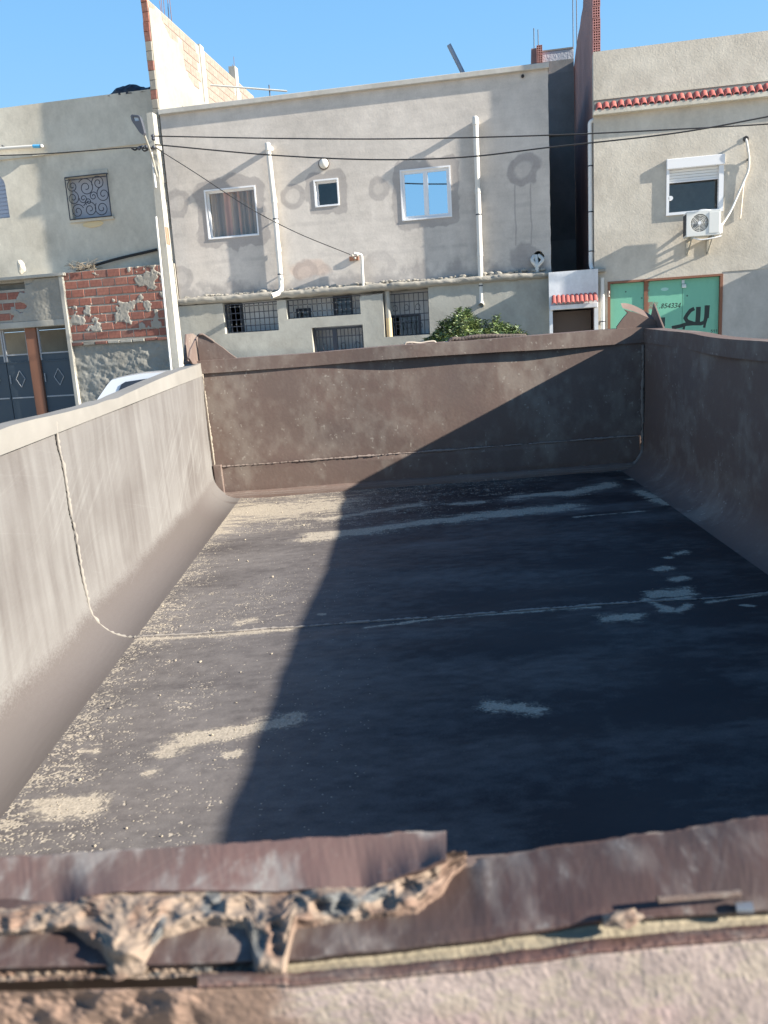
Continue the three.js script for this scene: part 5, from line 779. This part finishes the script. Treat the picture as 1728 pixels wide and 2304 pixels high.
  const us = []; for (let i = 0; i < 16; i++) us.push(-5200 + 310 * i); for (let i = 0; i <= 560; i++) us.push(-240 + i * 4); for (let i = 1; i <= 16; i++) us.push(2000 + 330 * i);
  const band2 = (rows, name, mat, { u0 = -9e9, u1 = 9e9, edge = 0, relief = 0, grain = 0, seed2 = 0, along = 1, reliefAt = null, ragged = 0 } = {}) => {   // rows: [row function, distance]
    const U = us.filter(u => u >= u0 && u <= u1), nu = U.length - 1, nv = (rows.length - 1) * along;
    const g = sheet(nu, nv, (a, b) => {
      const u = U[Math.round(a * nu)], k = Math.round(b * nv), i = Math.min(rows.length - 2, Math.floor(k / along)), t = k / along - i;
      let v = rows[i][0](u) * (1 - t) + rows[i + 1][0](u) * t, zf = q => typeof q === 'function' ? q(u) : q, z = zf(rows[i][1]) * (1 - t) + zf(rows[i + 1][1]) * t;
      v += edge * (fbm(u / 22, k * .7, 3, 701 + seed2) - .5) * (ragged || k === 0 || k === nv ? 1 : 0);
      let q = 0; if (relief) q -= relief * (reliefAt ? reliefAt(u, v, b) : 1); q += grain * (fbm(u / 7, v / 7, 3, 711 + seed2) - .5);
      const p = TZ(u, v, -z); p.multiplyScalar(1 + q / .3); return [p.x, p.y, p.z];
    });
    const uv = g.attributes.uv, ps = g.attributes.position; for (let k = 0; k < uv.count; k++) uv.setX(k, (ps.getX(k) - WL) / (WR - WL));   // 0..1 across the bed and down the piece
    return part(trailer, name, g, mat);
  };
  const off = (f, d) => u => f(u) + (typeof d === 'function' ? d(u) : d), mid = (f, g, t) => u => f(u) * (1 - t) + g(u) * t;
  const R0 = rowV([[-240, 1925], [0, 1905], [500, 1885], [960, 1866], [1010, 1860], [1050, 1850], [1250, 1822], [1400, 1800], [1659, 1762], [1900, 1738]]);
  const R2 = rowV([[-240, 2112], [0, 2092], [300, 2086], [620, 2076], [800, 2058], [1000, 2036], [1150, 2014], [1300, 1990], [1480, 1978], [1659, 1968], [1900, 1950]]);
  const R4 = off(R2, rowV([[-240, 22], [600, 24], [620, 28], [1000, 34], [1300, 40], [1659, 30]].map(p => [p[0], p[1]]))), R4c = u => R2(u) + (u < 620 ? 24 : u < 1300 ? 28 + 12 * (u - 620) / 680 : u < 1659 ? 40 - 10 * (u - 1300) / 359 : 30), R5 = off(R4c, 27);
  const plateMap = (s0, base, dst, amt) => tex(2048, 96, (u, v, o) => { const x = (u * (WR - WL) + WL) * 5685, y = v * 150, a = fbm(x / 210, y / 90, 4, s0), b = fbm(x / 34, y / 26, 3, s0 + 2), c = vn(x / 3, y / 3, s0 + 4), red = fbm(x / 260, y / 120, 3, s0 + 6), scr = fbm((x + y * 2.5) / 9, (y - x * .3) / 160, 2, s0 + 8); const d = clamp(step(.46, .74, .6 * a + .4 * b) * amt + .45 * step(.74, .84, b * .75 + c * .3) + .3 * step(.7, .78, scr) * a + .1 * (c - .5)); for (let k = 0; k < 3; k++) { const m = base[k] * (k ? 1 : 1 + .3 * red); o[k] = m + (dst[k] - m) * d; } });
  const plateMat = (m, sp = .5) => new THREE.MeshPhysicalMaterial({ color: L(1, 1, 1), map: m, roughness: .6, specularIntensity: sp, side: THREE.DoubleSide });
  band2([[off(R0, -1), .3495], [off(R0, 5), .3478], [mid(R0, R2, .2), .3345], [mid(R0, R2, .5), .3165], [mid(R0, R2, .8), .3005], [off(R2, -6), .2938], [R2, .2932], [off(R2, 7), .2965]], 'headboard_top_plate', plateMat(plateMap(721, [.062, .045, .04], [.18, .155, .14], .65)), { edge: 5, grain: .0004, along: 3 });
  const U0 = rowV([[-240, 1864], [0, 1850], [300, 1833], [520, 1820], [700, 1808], [900, 1796], [964, 1795]]), U1 = rowV([[-240, 1990], [0, 1976], [120, 1966], [190, 1935], [260, 1926], [450, 1924], [600, 1926], [700, 1917], [780, 1922], [830, 1905], [900, 1882], [964, 1856]]);
  band2([[U0, .354], [off(U0, 5), .3525], [mid(U0, U1, .5), .341], [off(U1, -4), .3285], [U1, .3275], [off(U1, 8), .331]], 'headboard_upper_plate', plateMat(plateMap(741, [.10, .076, .068], [.22, .2, .185], .8)), { u1: 966, edge: 6, grain: .0004, along: 3, seed2: 3 });
  const LE = rowV([[-240, 2042], [0, 2026], [150, 2018], [205, 2060], [250, 2118], [310, 2100], [350, 2036], [450, 2006], [530, 2014], [556, 2120], [612, 2125], [640, 2014], [750, 1998], [830, 1988], [900, 1982], [950, 1945], [985, 1890], [1008, 1868]]);
  const baseZ = (u, v) => { const t = (v - R0(u)) / (R2(u) - R0(u)), K = [[0, .3478], [.2, .3345], [.5, .3165], [.8, .3005], [1, .2932]]; for (let i = 0; i < 4; i++) if (t <= K[i + 1][0] || i === 3) return K[i][1] + (K[i + 1][1] - K[i][1]) * (t - K[i][0]) / (K[i + 1][0] - K[i][0]); };
  const gutMap = tex(2048, 96, (u, v, o) => {
    const x = (u * (WR - WL) + WL) * 5685 + 830, y = 1915 + v * 105, a = fbm(x / 26, y / 24, 4, 641), b = fbm(x / 8, y / 8, 3, 643), c = fbm(x / 70, y / 50, 3, 645); let grey = 0;
    for (const [gx, gy, rx, ry] of [[232, 1952, 26, 30], [370, 1982, 30, 20], [590, 1962, 62, 24], [680, 1950, 40, 16], [110, 1985, 14, 20]]) grey = Math.max(grey, step(1.15, .8, Math.hypot((x - gx) / rx, (y - gy) / ry) + .6 * (a - .5) + .3 * (b - .5)));
    const warm = step(.4, .6, c), t = .82 + .5 * (a - .45) + .35 * (b - .5); const p = [.27, .205, .155], q = [.2, .13, .095]; for (let k = 0; k < 3; k++) o[k] = ((q[k] + (p[k] - q[k]) * warm) * (1 - grey) + [.14, .14, .135][k] * grey) * t;
  });
  const gutMat = std(L(1, 1, 1), .95, { map: gutMap });
  band2([[off(U1, -14), u => Math.min(.335, baseZ(u, U1(u) - 14))], [mid(off(U1, -14), LE, .35), u => baseZ(u, (U1(u) - 14) * .65 + LE(u) * .35) - .003], [mid(off(U1, -14), LE, .75), u => baseZ(u, (U1(u) - 14) * .25 + LE(u) * .75) - .002], [LE, u => baseZ(u, LE(u)) + .0012]], 'mortar_crust', gutMat, { u1: 1008, ragged: 1, edge: 10, relief: .0075, grain: .001, along: 20, seed2: 5, reliefAt: (u, v, b) => { const w = Math.sin(Math.PI * clamp(b * 1.08)); return w * (.2 + 1.7 * Math.max(0, fbm(u / 70, v / 55, 2, 751) - .4) + .7 * (.5 - Math.abs(fbm(u / 46, v / 40, 2, 753) - .5) * 2.2)) + .5 * w * step(.75, .2, Math.hypot((u - 255) / 60, (v - 2050) / 60)) ; } });
  band2([[off(R2, 3), .2972], [off(R2, 14), .2955], [off(R4c, 3), .2895]], 'groove_sand', std(L(.40, .34, .245), .98, { map: plasterMap }), { u0: 560, edge: 4, grain: .0007, along: 6, seed2: 7 });
  band2([[off(R2, 3), .2972], [off(R2, 14), .2955], [off(R4c, 3), .2895]], 'groove_dirt', gutMat, { u1: 572, ragged: 1, edge: 8, grain: .004, along: 6, seed2: 9 });
  band2([[off(R4c, -3), .2895], [off(R4c, 6), .2845], [off(R4c, 18), .281], [R5, .2795], [off(R5, 5), .283]], 'headboard_strip', plateMat(plateMap(761, [.10, .066, .054], [.2, .165, .14], .5)), { u0: 425, edge: 4, grain: .001, along: 3, seed2: 11 });
  const faceMap = tex(2048, 256, (u, v, o) => { const x = (u * (WR - WL) + WL) * 6100 + 830, y = v * 480, a = fbm(x / 130, y / 90, 4, 591), b = fbm(x / 16, y / 14, 3, 593), c = vn(x / 3, y / 3, 595); const t = .8 + .35 * (a - .5) + .3 * (b - .5) + .12 * (c - .5), q = step(520, 380, x + 120 * (a - .5) + 60 * (b - .5)), red = step(.45, .7, fbm(x / 300, y / 200, 3, 597)), yl = step(.5, .62, fbm(x / 40, y / 30, 3, 599)); const p = [.39 + .02 * red, .315 - .01 * red + .012 * yl, .285 - .015 * yl]; const r = [.21, .14, .105]; for (let k = 0; k < 3; k++) o[k] = (p[k] + (r[k] - p[k]) * q) * t; });
  const RB = u => Math.max(R5(u) + 60, 2230), RC = u => RB(u) + 260;
  band2([[off(R5, -2), .2815], [off(R5, 8), .2805], [mid(R5, RB, .5), .2795], [RB, .2790], [RC, .2785]], 'headboard_face', std(L(1, 1, 1), .95, { map: faceMap }), { edge: 0, relief: .006, grain: .0007, along: 16, seed2: 13, reliefAt: (u, v, b) => .12 * (fbm(u / 60, v / 60, 3, 771) - .5) + 2.2 * step(520, 380, u) * (fbm(u / 75, v / 60, 4, 773) - .5) * Math.min(1, b * 8) });
  part(trailer, 'headboard_lower_face', box(WL - .05, WR + .05, FLOOR - .03, -.42, -.292, -.284), M.steel);
  { const p = TZ(1608, 1962, -.2925); part(trailer, 'bolt', disc([p.x, p.y, p.z], .0026, [1, .1, .2], .007, 12), std(L(.3, .3, .3), .4, { metalness: .6 })); const a = TZ(1420, 1944, -.294), b = TZ(1600, 1930, -.2965); part(trailer, 'loose_rod', bar([a.x, a.y, a.z], [b.x, b.y, b.z], .0016, 8), M.steel); const l = TZ(1345, 1985, -.2905); part(trailer, 'mortar_lump', boxUV(lump(.0055, 1.5, .7, .7, 33, 3, .5).translate(l.x, l.y, l.z)), gutMat); }

  // --- running gear under the bed
  part(trailer, 'chassis_rail', box(-.35, -.25, FLOOR - .25, FLOOR - .101, TAIL + .1, HEAD - .1), M.rust); part(trailer, 'chassis_rail', box(.57, .67, FLOOR - .25, FLOOR - .101, TAIL + .1, HEAD - .1), M.rust);
  const m = camM.clone().multiply(trailerE.clone().invert()), inv = m.clone().invert();
  for (const z of [-2.0, -2.75]) {
    const yC = (() => { let lo = -2; for (let i = 0; i < 30; i++) { const w = V3(.16, lo, z).applyMatrix4(m); lo += (.33 - (w.y + CAM.y)); } return lo; })();
    part(trailer, 'axle', bar([WL - .02, yC, z], [WR + .02, yC, z], .045, 10), M.rust);
    for (const x of [-.3, .62]) part(trailer, 'spring_hanger', box(x - .04, x + .04, yC, FLOOR - .251, z - .06, z + .06), M.rust);
    for (const x of [WL + .05, WR - .05]) { const dyy = (x - .16) * .0; const t = part(trailer, 'wheel', new THREE.TorusGeometry(.23, .1, 12, 30).rotateY(Math.PI / 2).translate(x, yC, z), M.black); part(t, 'rim', disc([x, yC, z], .17, [1, 0, 0], .12, 20), M.rust); }
  }
}
// --- twisted rope lying along the tailgate rim
{
  const m = camM.clone().multiply(trailerE.clone().invert()), W = (u, v) => { const p = TZ(u, v - 2.5, TAIL - .035).applyMatrix4(m).add(CAM); return [p.x, p.y, p.z]; };
  const z2 = (x, y) => W((x / 4.608 + 880) * .96, (y / 4.608 + 660) * .96);
  const o = z2(1000, 480), r = thing('rope', 'twisted brown rope with a pale looped end lying on the tailgate rim', 'rope', o);
  const pts = [z2(600, 512), z2(640, 487), z2(720, 487), z2(800, 473), z2(900, 461), z2(1050, 456), z2(1200, 456), z2(1330, 456), z2(1395, 455)].map(p => V3(...p));
  const cv = new THREE.CatmullRomCurve3(pts), fr = cv.computeFrenetFrames(300), str = k => { const a = []; for (let i = 0; i <= 300; i++) { const p = cv.getPointAt(i / 300), t = i * .55 + k * 2.094; a.push(p.clone().addScaledVector(fr.normals[i], .006 * Math.cos(t)).addScaledVector(fr.binormals[i], .006 * Math.sin(t))); } return new THREE.TubeGeometry(new THREE.CatmullRomCurve3(a), 420, .0062, 5); };
  for (let k = 0; k < 3; k++) part(r, 'strand', str(k), std(L(.13, .10, .085), .9));
  part(r, 'looped_end', tube([z2(590, 515), z2(470, 530), z2(450, 512), z2(380, 515), z2(300, 528), z2(210, 522), z2(150, 530), z2(150, 548), z2(200, 548), z2(220, 530)], .005, 90, 6), std(L(.5, .42, .34), .9));
}
renderer.render(scene, camera);
